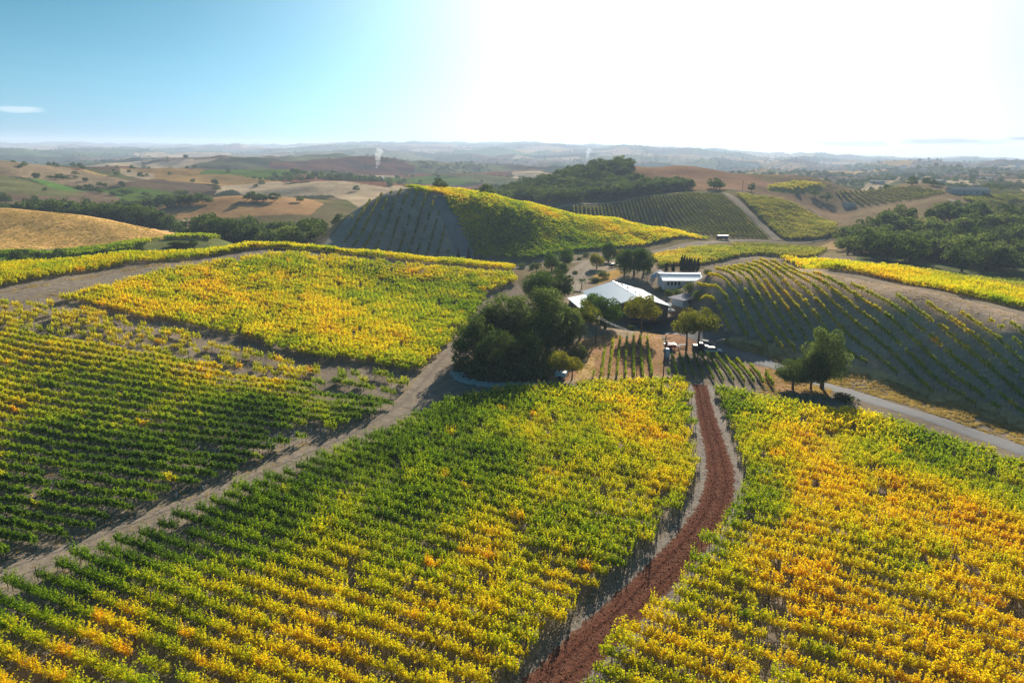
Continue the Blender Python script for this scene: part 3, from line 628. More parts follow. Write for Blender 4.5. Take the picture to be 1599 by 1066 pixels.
for i, (fm_, tg) in enumerate(NEARV):
    o_ = tg.build('trunk', VBARK); tr_me.append(o_.data); bpy.data.objects.remove(o_)
for s_, i in zip(sidx, near_i):
    x, y, z, r_, sc, kd, yy, _d = PT[i]; kd = int(kd) % 6
    e = empty('grapevine', (x, y, z), r_); e.scale = (sc,) * 3
    lb, gp = vine_label(s_, yy); tag(e, lb, 'grapevine', gp)
    f_ = link_mesh('foliage', NEARV[kd][0], e); f_['yel'] = float(yy)
    link_mesh('trunk', tr_me[kd], e)
# trellises: the rows that cross the front of the view as things with posts and wires, the others' posts as one stuff object
post_me = pm.build('post', STEEL); pmesh = post_me.data; bpy.data.objects.remove(post_me)
npost = 0
for P, nr, d in TRELLIS:
    L = resample(P, 6.5) if len(P) > 3 else P
    ends = [P[0] - np.array(d) * .9, P[-1] + np.array(d) * .9]
    L = np.vstack([ends[0], L[1:-1], ends[1]])
    z = H(L[:, 0], L[:, 1]); vis = [(-20 < to_px(a, b_, c_ + 1)[0] < PW + 20 and to_px(a, b_, c_ + 1)[1] < PH + 20) for a, b_, c_ in zip(L[:, 0], L[:, 1], z)]
    zz = [q for q, v_ in zip(L, vis) if v_]
    if nr and len(zz) > 1 and np.hypot(*(zz[0])) < 400 and min(np.hypot(*q) for q in zz) < 84:
        keep = [j for j, v_ in enumerate(vis) if v_]
        a0 = L[keep[0]]; lft = to_px(a0[0], a0[1], 0)[0] < 860
        cen = L[keep[0]]; e = empty('trellis', (cen[0], cen[1], float(H(*cen))))
        tag(e, 'post and wire trellis carrying a front vine row ' + ('left' if lft else 'right') + ' of the mulch track', 'trellis', 'trellises ' + ('left' if lft else 'right') + ' of the mulch track')
        for j in keep:
            o = link_mesh('post', pmesh, e, (L[j, 0] - cen[0], L[j, 1] - cen[1], float(H(*L[j]) - H(*cen)))); o.rotation_euler = (rng.normal(0, .03), rng.normal(0, .03), 0); npost += 1
        for hz in (.92, 1.5):
            w = MB(); w.tube([(L[j, 0] - cen[0], L[j, 1] - cen[1], float(H(*L[j]) - H(*cen)) + hz) for j in keep], .014, 3); w.build('wire', WIRE, e)
    else:
        for j, q in enumerate(L): POSTS.append(q)
print('trellis posts', npost, len(POSTS))
def scatter(name, arr, proto_coll):
    """arr: x y z rot scale kind yel ; instances of the prototypes on the points of one mesh"""
    me = bpy.data.meshes.new(name); me.vertices.add(len(arr)); me.vertices.foreach_set('co', arr[:, :3].astype(np.float32).ravel())
    for nm, typ, ci in (('rotz', 'FLOAT', 3), ('siz', 'FLOAT', 4), ('yel', 'FLOAT', 6), ('dull', 'FLOAT', 7)):
        if ci >= arr.shape[1]: continue
        a = me.attributes.new(nm, typ, 'POINT'); a.data.foreach_set('value', arr[:, ci].astype(np.float32))
    a = me.attributes.new('kindi', 'INT', 'POINT'); a.data.foreach_set('value', arr[:, 5].astype(np.int32))
    o = link_mesh(name, me); ng_ = bpy.data.node_groups.new(name, 'GeometryNodeTree')
    ng_.interface.new_socket('Geometry', in_out='INPUT', socket_type='NodeSocketGeometry'); ng_.interface.new_socket('Geometry', in_out='OUTPUT', socket_type='NodeSocketGeometry')
    gi = ng_.nodes.new('NodeGroupInput'); go = ng_.nodes.new('NodeGroupOutput'); ip = ng_.nodes.new('GeometryNodeInstanceOnPoints')
    ci = ng_.nodes.new('GeometryNodeCollectionInfo'); ci.inputs['Collection'].default_value = proto_coll; ci.inputs['Separate Children'].default_value = True; ci.inputs['Reset Children'].default_value = True
    ip.inputs['Pick Instance'].default_value = True
    def na(nm, typ):
        q = ng_.nodes.new('GeometryNodeInputNamedAttribute'); q.data_type = typ; q.inputs['Name'].default_value = nm; return q.outputs[0]
    cx = ng_.nodes.new('ShaderNodeCombineXYZ'); ng_.links.new(na('rotz', 'FLOAT'), cx.inputs[2])
    er = ng_.nodes.new('FunctionNodeEulerToRotation'); ng_.links.new(cx.outputs[0], er.inputs[0])
    ng_.links.new(gi.outputs[0], ip.inputs['Points']); ng_.links.new(ci.outputs[0], ip.inputs['Instance'])
    ng_.links.new(na('kindi', 'INT'), ip.inputs['Instance Index']); ng_.links.new(er.outputs[0], ip.inputs['Rotation']); ng_.links.new(na('siz', 'FLOAT'), ip.inputs['Scale'])
    ng_.links.new(ip.outputs[0], go.inputs[0])
    md = o.modifiers.new('scatter', 'NODES'); md.node_group = ng_; return o
o = scatter('vineyard', PT[mask], protoC); tag(o, 'rows of green and golden grapevines covering the fields and hills', 'grapevines', kind='stuff')
q = np.array(POSTS); o = scatter('trellis_posts', np.c_[q, H(q[:, 0], q[:, 1]), np.zeros(len(q)), np.ones(len(q)), np.full(len(q), 16), np.zeros(len(q))], protoC)
tag(o, 'dark row-end and line posts standing along all the farther vine rows', 'trellis posts', kind='stuff')
for i, (x, y) in enumerate(TUBES):
    o = link_mesh('grow_tube', protoC.objects['e_tube'].data, None, (x, y, float(H(x, y)))); tag(o, 'white grow tube round a young vine in a gap of the left vineyard', 'grow tube', 'grow tubes in the left vineyard')

# dry grass tufts on verges and bare ground
TUFT = leafmat('dry_grass', [(0, (.30, .21, .09)), (.5, (.48, .35, .15)), (1, (.62, .47, .24))], trans=.5, attr_in=False, jit=.8)
tuC = bpy.data.collections.new('tuft_kinds')
for i in range(3):
    nb = 26; bs = rng.normal(0, .16, (nb, 2)); tp = bs + rng.normal(0, .16, (nb, 2)); hh = rng.uniform(.08, .3, nb); w_ = .03
    V = np.stack([np.c_[bs - w_, np.full(nb, -.03)], np.c_[bs + w_, np.full(nb, -.03)], np.c_[tp, hh]], 1).reshape(-1, 3)
    tuC.objects.link(bpy.data.objects.new('tuft_%d' % i, np_mesh('tuft', V, np.arange(3 * nb).reshape(nb, 3), TUFT, attrs={'rnd': ('POINT', 'FLOAT', np.repeat(rng.uniform(0, 1, nb), 3))})))
TF = []
def tufts(pts, n, smin=.7, smax=1.6, clump=.0):
    pg = poly(pts); x0, y0 = pg.min(0); x1, y1 = pg.max(0); X = rng.uniform(x0, x1, n * 4); Y = rng.uniform(y0, y1, n * 4); k = inside(X, Y, pg) & (fbm(X, Y, 6, 61, 3) + rng.normal(0, .6, len(X)) > clump)
    X, Y = X[k][:n], Y[k][:n]; TF.append(np.c_[X, Y, H(X, Y), rng.uniform(0, 6, len(X)), rng.uniform(smin, smax, len(X)), rng.integers(0, 3, len(X)), X * 0])
tufts([(1125, 528), (1300, 575), (1599, 660), (1599, 695), (1400, 628), (1290, 598), (1200, 560), (1120, 535)], 5000)
tufts([(1225, 413), (1300, 430), (1599, 495), (1599, 512), (1380, 462), (1230, 422)], 1000, .4, .9, -1)
tufts([(905, 530), (1030, 522), (1040, 598), (885, 602)], 1500, .4, .9)
tufts([(900, 592), (1075, 589), (1075, 600), (890, 603)], 900, .5, 1.0)
tufts([(1200, 572), (1300, 606), (1290, 640), (1180, 612)], 900, .5, 1.2)
tufts([(0, 475), (100, 455), (300, 418), (300, 424), (100, 466), (0, 486)], 1500, .6, 1.2, .3)
tufts([(0, 455), (100, 436), (300, 404), (300, 410), (100, 444), (0, 463)], 1200, .6, 1.2, .2)
tufts([(0, 880), (200, 800), (400, 712), (560, 655), (560, 664), (400, 722), (200, 812), (0, 895)], 1500, .4, .8, .6)
tufts([(0, 905), (200, 822), (400, 735), (600, 660), (600, 668), (400, 746), (200, 835), (0, 920)], 1500, .4, .9, .2)
tufts([(-60, 393), (0, 392), (310, 372), (230, 356), (120, 336), (0, 326)], 5000, 1, 2.0, -2)
tufts([(0, 650), (500, 600), (600, 660), (300, 780), (0, 880)], 3000, .3, .7, .4)
tufts([(0, 1066), (0, 920), (700, 620), (1080, 605), (1085, 760), (820, 1066)], 4000, .3, .7, .4)
TF = np.concatenate(TF); o = scatter('dry_grass', TF, tuC); tag(o, 'straw coloured dry grass tufts on verges, banks and between vines', 'dry grass', kind='stuff')

# ------------------------------------------------------------------ trees
def crown_mesh(mat, nl, per, leaf, rx=.5, rz=.42, zc=.58, kind='oak'):
    """unit-height crown made of leaf clumps; height 1, width ~2*rx"""
    C = []; Nn = []
    for i in range(nl):
        d = rng.normal(0, 1, 3); d /= np.linalg.norm(d)
        if kind == 'oak':
            if d[2] < -.35: d[2] *= .4
            q9 = rng.uniform(.55, .86); c = np.array([d[0] * rx * q9, d[1] * rx * q9, zc + d[2] * rz * q9]) * np.array([1, 1, 1]) + rng.normal(0, .02, 3)
            r_ = rng.uniform(.09, .18)
            rv = np.array([r_ * 1.15, r_ * 1.15, r_ * .8])
        elif kind == 'tall':
            h = rng.uniform(.22, .93); w = rx * (1 - abs(h - .5) * 1.1) * rng.uniform(.5, 1)
            th = rng.uniform(0, 6.28); c = np.array([math.cos(th) * w, math.sin(th) * w, h]); r_ = rng.uniform(.09, .16); rv = np.array([r_, r_, r_ * .9])
        elif kind == 'round':
            c = np.array([d[0] * rx * .62, d[1] * rx * .62, zc + d[2] * rz * .7]); r_ = rng.uniform(.14, .2); rv = np.array([r_, r_, r_])
        elif kind == 'cypress':
            h = (i + .5) / nl; w = rx * math.sin(math.pi * min(.97, .1 + .9 * h) ** .7) ** .6
            c = np.array([rng.normal(0, .01), rng.normal(0, .01), .04 + .93 * h]); rv = np.array([w, w, .6 / nl + .03])
        elif kind == 'shrub':
            c = np.array([d[0] * rx * .6, d[1] * rx * .6, .45 + d[2] * .3]); r_ = rng.uniform(.2, .3); rv = np.array([r_, r_, r_])
        m_ = int(per * rng.uniform(.7, 1.3)); q_ = unit(rng.normal(0, 1, (m_, 3)))
        rad = rng.uniform(.75, 1.08, (m_, 1)); p = c + q_ * rv * rad; C.append(p); Nn.append(unit(q_ + rng.normal(0, .8, (m_, 3))))
    C = np.concatenate(C); Nn = np.concatenate(Nn); lr = np.repeat(rng.uniform(0, .45, nl), 1)
    V, Fv = quads(C, Nn, rng.uniform(.6, 1.3, len(C)) * leaf)
    V[:, 2] = np.maximum(V[:, 2], .02)
    rn = np.repeat(rng.uniform(.1, .9, len(C)), 4)
    return np_mesh('crown', V, Fv, mat, attrs={'rnd': ('POINT', 'FLOAT', rn)})
def trunk_mesh(kind='oak', ht=.5, r=.03, nb=5):
    mb = MB(); lean = rng.normal(0, .03, 2)
    mb.tube([(0, 0, -.08), (lean[0] * .4, lean[1] * .4, ht * .4), (lean[0], lean[1], ht)], [r * 1.5, r, r * .7], 7)
    for i in range(nb):
        a = 6.28 * i / nb + rng.uniform(-.4, .4); l = rng.uniform(.18, .34); z0 = ht * rng.uniform(.55, 1)
        mb.tube([(lean[0] * z0 / ht, lean[1] * z0 / ht, z0), (math.cos(a) * l * .5, math.sin(a) * l * .5, z0 + .12), (math.cos(a) * l, math.sin(a) * l, z0 + .2)], [r * .6, r * .4, r * .15], 5)
    o = mb.build('trunk', BARK, smooth=True); me = o.data; bpy.data.objects.remove(o); return me
TK = {}
def mk(key, mat, kind, nvar, nl, per, leaf, **kw):
    tk = dict(ht=.42, r=.03, nb=5); tk.update(kw.pop('tk', {}))
    TK[key] = [(crown_mesh(mat, nl, per, leaf, kind=kind, **kw), trunk_mesh(kind, **tk)) for _ in range(nvar)]
mk('oak', OAK, 'oak', 4, 60, 230, .016, rx=.56, rz=.50, zc=.50)
mk('oak_far', OAK, 'oak', 5, 30, 60, .034, rx=.6, rz=.48, zc=.44)
mk('olive', OLIVE, 'tall', 3, 60, 230, .013, rx=.34)
mk('olive_far', OLIVE, 'oak', 3, 28, 60, .036, rx=.55, rz=.48, zc=.44)
mk('fresh', FRESH, 'round', 2, 34, 260, .017, rx=.48, rz=.42, zc=.55)
mk('yellow', YGREEN, 'oak', 3, 30, 170, .018, rx=.5, rz=.36, zc=.62, tk=dict(ht=.5, r=.025, nb=7))
mk('round', YGREEN, 'round', 2, 30, 200, .02, rx=.42, rz=.42, zc=.54)
mk('darkround', FRESH, 'round', 2, 30, 200, .02, rx=.42, rz=.44, zc=.52)
mk('cypress', CYPR, 'cypress', 2, 16, 110, .022, rx=.085, tk=dict(ht=.3, r=.02, nb=0))
mk('shrub', OLIVE, 'shrub', 3, 16, 110, .04, rx=.55, tk=dict(ht=.3, r=.03, nb=3))
mk('shrub_far', OAK, 'shrub', 2, 12, 50, .07, rx=.6, tk=dict(ht=.3, r=.03, nb=2))
def tree(name, key, x, y, h, w, label, cat='tree', group=None, var=None, sink=0.0):
    v = TK[key][rng.integers(0, len(TK[key])) if var is None else var % len(TK[key])]
    base = {'oak': .56, 'oak_far': .6, 'olive': .34, 'olive_far': .55, 'fresh': .48, 'yellow': .5, 'round': .42, 'darkround': .42, 'cypress': .085, 'shrub': .55, 'shrub_far': .6}[key]
    e = empty(name, (x, y, float(H(x, y)) - sink), rng.uniform(0, 6.28)); s = w / (2 * base * 1.08)
    e.scale = (s, s, h); tag(e, label, cat, group)
    link_mesh('crown', v[0], e); link_mesh('trunk', v[1], e); return e
def tpx(name, key, px, py, h, w, label, **kw):
    x, y = hit(px, py); return tree(name, key, x, y, h, w, label, **kw)
# -- the clump by the dirt road and the winery garden
tpx('oak_tree', 'oak', 742, 572, 12.5, 12, 'dark oak at the left end of the tree clump, over the dirt road bend')
tpx('oak_tree', 'oak', 775, 588, 11.5, 12, 'dark low oak above the pale stone bank, front of the tree clump')
tpx('oak_tree', 'oak', 815, 584, 11, 12, 'dark oak behind the middle of the pale stone bank')
tpx('oak_tree', 'oak', 765, 552, 13.5, 13, 'tall dark oak at the back left of the tree clump')
tpx('eucalyptus_tree', 'olive', 790, 545, 14.8, 14, 'tall olive-green tree topping the left half of the tree clump')
tpx('eucalyptus_tree', 'olive', 856, 552, 16.7, 13, 'tallest olive-green tree in the middle of the tree clump')
tpx('oak_tree', 'oak', 835, 562, 11, 12, 'dark tree at the foot of the tallest olive-green tree')
tpx('oak_tree', 'oak', 868, 556, 10, 10, 'dark green tree right of the tallest tree of the clump')
tpx('green_tree', 'fresh', 845, 478, 12, 14, 'bright green broad tree behind the clump, by the golden vines')
tpx('oak_tree', 'oak', 868, 474, 11.5, 13, 'dark rounded oak beside the bright green tree, left of the winery')
tpx('pine_tree', 'yellow', 905, 530, 11.5, 12, 'yellow-green spreading tree between the clump and the winery', var=0)
tpx('pine_tree', 'olive', 885, 545, 11, 9, 'olive-green tree right of the clump beside the yellow-green spreading tree')
tpx('small_tree', 'yellow', 872, 590, 6.5, 7, 'small yellow-leafed tree beside the blue box at the clump', var=1)
tpx('small_tree', 'yellow', 893, 592, 5.5, 6, 'lowest yellow-leafed tree at the edge of the centre vineyard', var=2)
tpx('green_tree', 'darkround', 945, 512, 9.5, 11, 'dark green broad tree in front of the left winery roof')
tpx('green_tree', 'darkround', 925, 500, 8.5, 9, 'dark green tree left of the winery wall')
tpx('walnut_tree', 'yellow', 1001, 522, 11.5, 11, 'yellow-green tree with a bare trunk in front of the winery', var=1)
tpx('walnut_tree', 'yellow', 1072, 546, 11.5, 10, 'yellowing tree with leaning trunk left of the parked vehicles', var=2)
tpx('walnut_tree', 'yellow', 1090, 540, 11, 11, 'yellowing tree over the parked vehicles, next to the roadside', var=0)
tpx('oak_tree', 'olive', 1283, 606, 14, 9.5, 'tall dark roadside oak left of the asphalt road', var=1)
tpx('oak_tree', 'oak', 1266, 607, 8.5, 8.5, 'dense dark oak lobe at the foot of the tall roadside oak', var=1)
tpx('oak_tree', 'oak', 1238, 607, 7, 9.5, 'lower spreading oak leaning left beside the tall roadside oak', var=2)
for i, (a, b_, h, w) in enumerate([(728,580,5,8),(750,590,4.5,7),(785,594,4.5,8),(822,592,4.5,7),(845,588,4,7),(868,572,5,7),(900,560,4,6)]):
    tpx('shrub', 'shrub', a, b_, h, w, 'dark understorey bush at the foot of the tree clump above the dirt road', cat='bush', group='bushes under the tree clump')
tpx('shrub', 'shrub_far', 1320, 625, 1.3, 6, 'low dark bush at the road edge below the roadside oak', cat='bush')
for i, (a, b_, h, w, k) in enumerate([(861,424,8.5,8,'darkround'),(883,418,9.5,8,'darkround'),(876,432,6,6,'darkround'),(932,420,7.5,7.5,'round'),(950,410,10,8.5,'darkround'),(968,410,7,7,'round'),
                                   (975,430,11,9,'darkround'),(990,430,11.5,10,'darkround'),(1004,430,11,9,'darkround'),(838,424,5,6,'olive_far')]):
    lb = ['dark rounded tree left of the lane behind the winery', 'taller dark tree on the left verge of the lane behind the winery', 'small grey-green tree nearest the lane left of the winery',
          'round yellow-green tree right of the lane behind the winery', 'tall round tree behind the shaded car park', 'yellowing tree between the tall round tree and the dense row',
          'leftmost of the three dense trees in a row behind the winery', 'middle of the three dense trees in a row behind the winery', 'rightmost of the three dense trees in a row behind the winery', 'small pale tree at the foot of the centre hill vineyard'][i]
    tpx('rounded_tree', k, a, b_, h, w, lb)
for i in range(9):
    px = [1063.5, 1067, 1071, 1075, 1079, 1083.5, 1089, 1051, 1040][i]; hh = [6.2, 6.2, 5.8, 5.6, 5.4, 5.2, 5.2, 3.6, 3.3][i]
    tpx('cypress_tree', 'cypress', px, 424, hh * 1.05, 1.5, 'slim dark cypress in the close row behind the white house' if i < 7 else ('short cypress just left of the close cypress row' if i == 7 else 'short cypress farthest left of the close cypress row'), group='cypresses behind the white house')
tpx('cypress_tree', 'cypress', 716, 412, 7.5, 1.9, 'lone cypress at the foot of the bare hill track')
tpx('cypress_tree', 'cypress', 732, 405, 6.5, 1.6, 'thin cypress right of the bare hill track')
for i, (a, b_, h, w) in enumerate([(942,434,3.2,5.5),(928,440,2,5),(1063,478,3.5,5),(1075,456,3.5,4),(1058,462,2.5,4),(1088,468,3,3.5),(985,515,1.5,3),(1012,515,1.2,2.5)]):
    tpx('shrub', 'shrub', a, b_, h, w, ['round olive shrub beside the left roof of the winery', 'low shrub at the orange bed left of the winery', 'grey-green shrub above the grey shed roof', 'tall shrub right of the white house',
        'low shrub below the white house wall', 'shrub at the upper end of the grey shed', 'small shrub on the reddish island by the driveway', 'smaller shrub right of the island shrub'][i], cat='bush')
gb_ = [(815,418),(830,421),(905,405),(915,400),(1012,424),(1020,432),(1005,418),(960,402),(985,396),(1060,440),(1105,430),(898,428),(880,440),(895,470),(1030,455),(1045,462)]
for i, (a, b_) in enumerate(gb_):
    tpx('shrub', 'shrub', a, b_, rng.uniform(1.2, 2.6), rng.uniform(2.5, 5), 'small grey-green bush on the bare ground of the winery yard and lane', cat='bush', group='bushes scattered round the winery')
# palm
def palm(px, py, h, label):
    x, y = hit(px, py); e = empty('palm_tree', (x, y, float(H(x, y)))); tag(e, label, 'palm tree')
    mb = MB(); mb.tube([(0, 0, -.2), (.1, 0, h * .5), (0, 0, h)], [.22, .16, .14], 8); mb.build('trunk', BARK, e, True)
    C = []; 
    for k in range(26):
        a = rng.uniform(0, 6.28); el = rng.uniform(-.3, 1.2); L = rng.uniform(1.2, 1.8); tq = np.linspace(.1, 1, 14)
        C.append(np.stack([np.cos(a) * L * tq * math.cos(el * .7), np.sin(a) * L * tq * math.cos(el * .7), h + L * tq * math.sin(el) - tq ** 2 * .9], 1))
    C = np.concatenate(C); V, Fv = quads(C, unit(rng.normal(0, 1, C.shape)), np.full(len(C), .16))
    link_mesh('crown', np_mesh('crown', V, Fv, FRESH, attrs={'rnd': ('POINT', 'FLOAT', np.repeat(rng.uniform(0, 1, len(C)), 4))}), e)
palm(908, 452, 3.4, 'small palm in the orange bed left of the winery')
# -- woods one can tell apart, tree by tree
NT = [0]; EXTRA = []
def wood(pts, n, key, h, w, label, group, mind=.42, name='oak_tree', cat='tree', sink=.0, extra=0):
    pg = poly(pts); x0, y0 = pg.min(0); x1, y1 = pg.max(0); got = []; tries = 0
    while len(got) < n and tries < n * 60:
        tries += 1; x, y = rng.uniform(x0, x1), rng.uniform(y0, y1)
        if not inside(np.array([x]), np.array([y]), pg)[0]: continue
        if any((x - a) ** 2 + (y - b_) ** 2 < (mind * w) ** 2 for a, b_ in got): continue
        got.append((x, y)); s = rng.uniform(.78, 1.2)
        tree(name, key if not isinstance(key, list) else key[rng.integers(0, len(key))], x, y, h * s * rng.uniform(.9, 1.1), w * s, label, cat=cat, group=group, sink=sink)
    NT[0] += len(got); e_ = 0
    while e_ < extra:
        x, y = rng.uniform(x0, x1), rng.uniform(y0, y1)
        if inside(np.array([x]), np.array([y]), pg)[0] and not any((x - a) ** 2 + (y - b_) ** 2 < (.3 * w) ** 2 for a, b_ in got): EXTRA.append((x, y, h * rng.uniform(.8, 1.1))); e_ += 1
ok = ['oak_far', 'oak_far', 'olive_far']
wood([(1293,398),(1400,412),(1599,432),(1720,440),(1720,0,440),(1500,0,465),(1400,0,460),(1298,0,400)], 78, ok, 15, 18, 'dark oak in the dense grove on the slope at the right edge', 'oaks in the right-hand grove', extra=40)
wood([(340,0,392),(420,0,375),(500,0,350),(510,0,400),(470,0,470),(380,0,470),(340,0,440)], 34, ok, 15, 19, 'dark oak in the creek wood left of the bare-sided hill', 'oaks of the creek wood', extra=40)
wood([(480,0,440),(540,0,400),(575,0,425),(540,0,480),(490,0,520)], 8, ok, 8, 10, 'oak on the left shoulder behind the bare-sided hill', 'oaks on the hill shoulder')
wood([(60,0,500),(120,0,480),(240,0,455),(320,0,440),(250,0,520),(80,0,580)], 22, ok, 16, 19, 'dark oak in the band behind the golden slope', 'oaks behind the golden slope', extra=60)
wood([(-40,0,560),(60,0,540),(60,0,620),(-40,0,640)], 8, ok, 9, 12, 'dark oak at the left edge in the tree band below the green hill', 'oaks below the green hill', extra=25)
wood([(758,306),(800,312),(870,322),(950,312),(1005,302),(1000,285),(985,268),(975,0,760),(920,0,760),(850,0,735),(780,0,710)], 66, ok, 9.5, 15, 'oak in the wood covering the left half of the far dark hill', 'oaks on the far wooded hill', extra=300)
wood([(990,304),(1060,298),(1085,295),(1060,289),(1000,290)], 12, ok, 10, 16, 'oak along the foot of the brown hilltop above the shaded vineyard', 'oaks above the shaded vineyard', extra=70)
wood([(1080,0,600),(1112,0,605),(1108,0,630),(1085,0,630)], 3, ok, 9, 12, 'oak in the small knot of trees on the brown hill flank', 'knot of oaks on the brown hill')
for i, (a, b_, h, w, lb) in enumerate([(1173,300,9,8,'lone square-headed oak above the right hill track'),(1243,300,7,8,'oak on the left of the line below the yellow hill field'),(1272,307,9,12,'middle oak of the line beside the shaded vine bowl'),
        (1290,314,9,14,'widest oak of the line beside the shaded vine bowl'),(1318,305,4,6,'small tree by the hilltop hut on the right'),(1424,290,7,11,'lone oak on the pale field beyond the vine bowl'),(1456,290,6,10,'second lone oak on the pale field, nearer the right woods'),
        (1345,286,6,10,'lone spreading oak on the pale far field'),(270,0,10,12,''),(130,265,7,9,'lone oak on the brown ridge at left'),(52,250,5,12,'oak clump tip on the left ridge crest')]):
    if lb: tpx('oak_tree', 'oak_far', a, b_, h, w, lb)
wood([(190,318),(330,318),(330,326),(200,330)], 12, ok, 9, 13, 'oak in the belt along the valley floor above the golden slope', 'oaks on the valley floor', extra=25)
wood([(640,296),(760,288),(780,292),(700,300)], 10, ok, 9, 12, 'oak in the far belt behind the centre hill crest', 'oaks behind the centre hill', extra=20)
wood([(100,285),(160,290),(260,315),(200,312),(120,300)], 14, ok, 5, 9, 'scrub oak dotted along the hollow of the left brown ridge', 'scrub oaks on the left ridge')
wood([(60,272),(140,275),(140,282),(70,280)], 7, ok, 5, 9, 'scrub oak across the upper brown slope at left', 'scrub oaks on the upper left slope')
wood([(235,312),(310,300),(340,310),(270,325)], 10, ok, 10, 12, 'oak in the cluster left of the brown mound', 'oaks left of the brown mound')
wood([(385,312),(470,312),(470,318),(385,318)], 8, ok, 8, 11, 'oak in the clump behind the brown mound', 'oaks behind the brown mound')
wood([(545,302),(620,305),(620,312),(550,310)], 9, ok, 8, 11, 'oak in the clump on the pale plain above the bare-sided hill', 'oaks on the pale plain')
wood([(680,310),(780,300),(790,306),(700,316)], 10, ok, 8, 11, 'oak at the plain edge between the centre hill and the wooded hill', 'oaks between the two hills')
wood([(0,400),(40,402),(110,398),(60,412),(0,420)], 9, 'shrub_far', 4, 7, 'dark thicket bush in the green hollow at the left edge', 'bushes in the left hollow', name='bush', cat='bush')
wood([(150,398),(300,385),(360,383),(200,396)], 9, 'shrub_far', 2.5, 6, 'low bush strung along the green strip beyond the crest road', 'bushes in the green strip', name='bush', cat='bush')
for i in range(16):   # cypress avenue on the valley floor
    f_ = i / 15; tpx('cypress_tree', 'cypress', 213 + 50 * f_, 324 - 9 * f_, 5.5, 1.8, 'slim cypress of the avenue in the left valley', group='cypress avenue in the left valley')
print('trees', NT[0])
# far trees and woods that read as one mass
farC = bpy.data.collections.new('far_tree_kinds')
for i, k in enumerate(['oak_far', 'oak_far', 'oak_far', 'olive_far', 'shrub_far']):
    o = bpy.data.objects.new('t%d' % i, TK[k][i % len(TK[k])][0]); farC.objects.link(o)
nf = 26000
r_ = np.exp(rng.uniform(math.log(800), math.log(9000), nf)); a_ = rng.uniform(R(-44), R(44), nf); X = np.sin(a_) * r_; Y = np.cos(a_) * r_
fa = np.interp(a_, AZ, np.arange(NA)).astype(int); fl = np.interp(np.log(r_), LR, np.arange(NR)).astype(int)
nl_ = np.where((a_ < .1) & (r_ < 2600), .35, 1.0)
dens = nl_ * (.015 + .5 * EDGE[fl, fa]) + .9 * smooth(.5, .8, fbm(X, Y, 420, 77, 4)) + np.where((a_ > .12) & (r_ > 1100), .42 * smooth(-.5, .6, fbm(X, Y, 260, 78, 3)), 0)
k = rng.uniform(0, 1, nf) < dens; k &= ~((r_ < 1100) & (np.abs(a_ - .2) < .2))
X, Y, r_ = X[k], Y[k], r_[k]; s = rng.uniform(5, 10, len(X)) * np.interp(r_, [800, 3000, 9000], [.9, 1.2, 2.0])
ex = np.array(EXTRA); X = np.r_[X, ex[:, 0]]; Y = np.r_[Y, ex[:, 1]]; s = np.r_[s, ex[:, 2]]
o = scatter('distant_woods', np.c_[X, Y, H(X, Y) - .5, rng.uniform(0, 6, len(X)), s, rng.integers(0, 5, len(X)), np.zeros(len(X))], farC)
tag(o, 'distant woods and hedgerow trees fading across the plain', 'distant trees', kind='stuff'); print('far trees', len(X))

# ------------------------------------------------------------------ buildings
def gable(e, wx, ly, eave, ridge, over=.5, wall=WALLW, roof=ROOFW, ribs=True, zb=-.6):
    mb = MB(); mb.prism([(-wx / 2, zb), (wx / 2, zb), (wx / 2, eave), (0, ridge), (-wx / 2, eave)], -ly / 2, ly / 2); mb.build('wall', wall, e)
    r = MB(); t_ = .18; sl_ = (ridge - eave) / (wx / 2); ex = wx / 2 + over; ez = ridge - sl_ * ex
    for s in (-1, 1):
        r.prism([(0, ridge + .04), (s * ex, ez + .04), (s * ex, ez + .04 + t_), (0, ridge + .04 + t_)], -ly / 2 - over, ly / 2 + over)
        if ribs:
            y = -ly / 2 - over + .3
            while y < ly / 2 + over:
                r.prism([(0, ridge + .04 + t_), (s * ex, ez + .04 + t_), (s * ex, ez + .1 + t_), (0, ridge + .1 + t_)], y, y + .07); y += .8
    r.box(-.2, .2, -ly / 2 - over - .02, ly / 2 + over + .02, ridge + t_, ridge + t_ + .14)
    r.build('roof', roof, e)
def window(e, x, y, z, w, h, axis='y', sgn=-1, name='window'):
    f_ = MB(); p = MB(); d = .06
    if axis == 'y':
        f_.box(x - w / 2 - .08, x + w / 2 + .08, y + sgn * d - .03, y + sgn * d * .2 + .03, z - .08, z + h + .08); p.box(x - w / 2, x + w / 2, y + sgn * (d + .05) - .01, y + sgn * (d + .05) + .01, z, z + h)
    else:
        f_.box(x + sgn * d - .03, x + sgn * d * .2 + .03, y - w / 2 - .08, y + w / 2 + .08, z - .08, z + h + .08); p.box(x + sgn * (d + .05) - .01, x + sgn * (d + .05) + .01, y - w / 2, y + w / 2, z, z + h)
    o = f_.build(name, WALLW, e); p.build('pane', GLASS, o)
e = empty('winery_building', (36.5, 217, float(H(36.5, 217))), R(10)); tag(e, 'large winery with a wide pale metal gable roof among the trees', 'winery')
gable(e, 20, 24, 4.4, 7.4, 1.0, WALLB, ROOFW)
for x in (-7, -4, 4, 7): window(e, x, -12, 1.2, 1.6, 1.4)
d_ = MB(); d_.box(-1.8, 1.8, -12.1, -12.03, 0, 3); d_.build('door', GLASS, e)
l_ = MB(); l_.prism([(-16.5, -.6), (-10.05, -.6), (-10.05, 4.0), (-16.5, 3.0)], -7, 8); l_.build('side_wing', WALLB, e)
l_ = MB(); l_.prism([(-17, 3.02), (-10.9, 4.1), (-10.9, 4.28), (-17, 3.2)], -7.6, 8.6); l_.build('wing_roof', ROOFW, e)
v_ = MB()
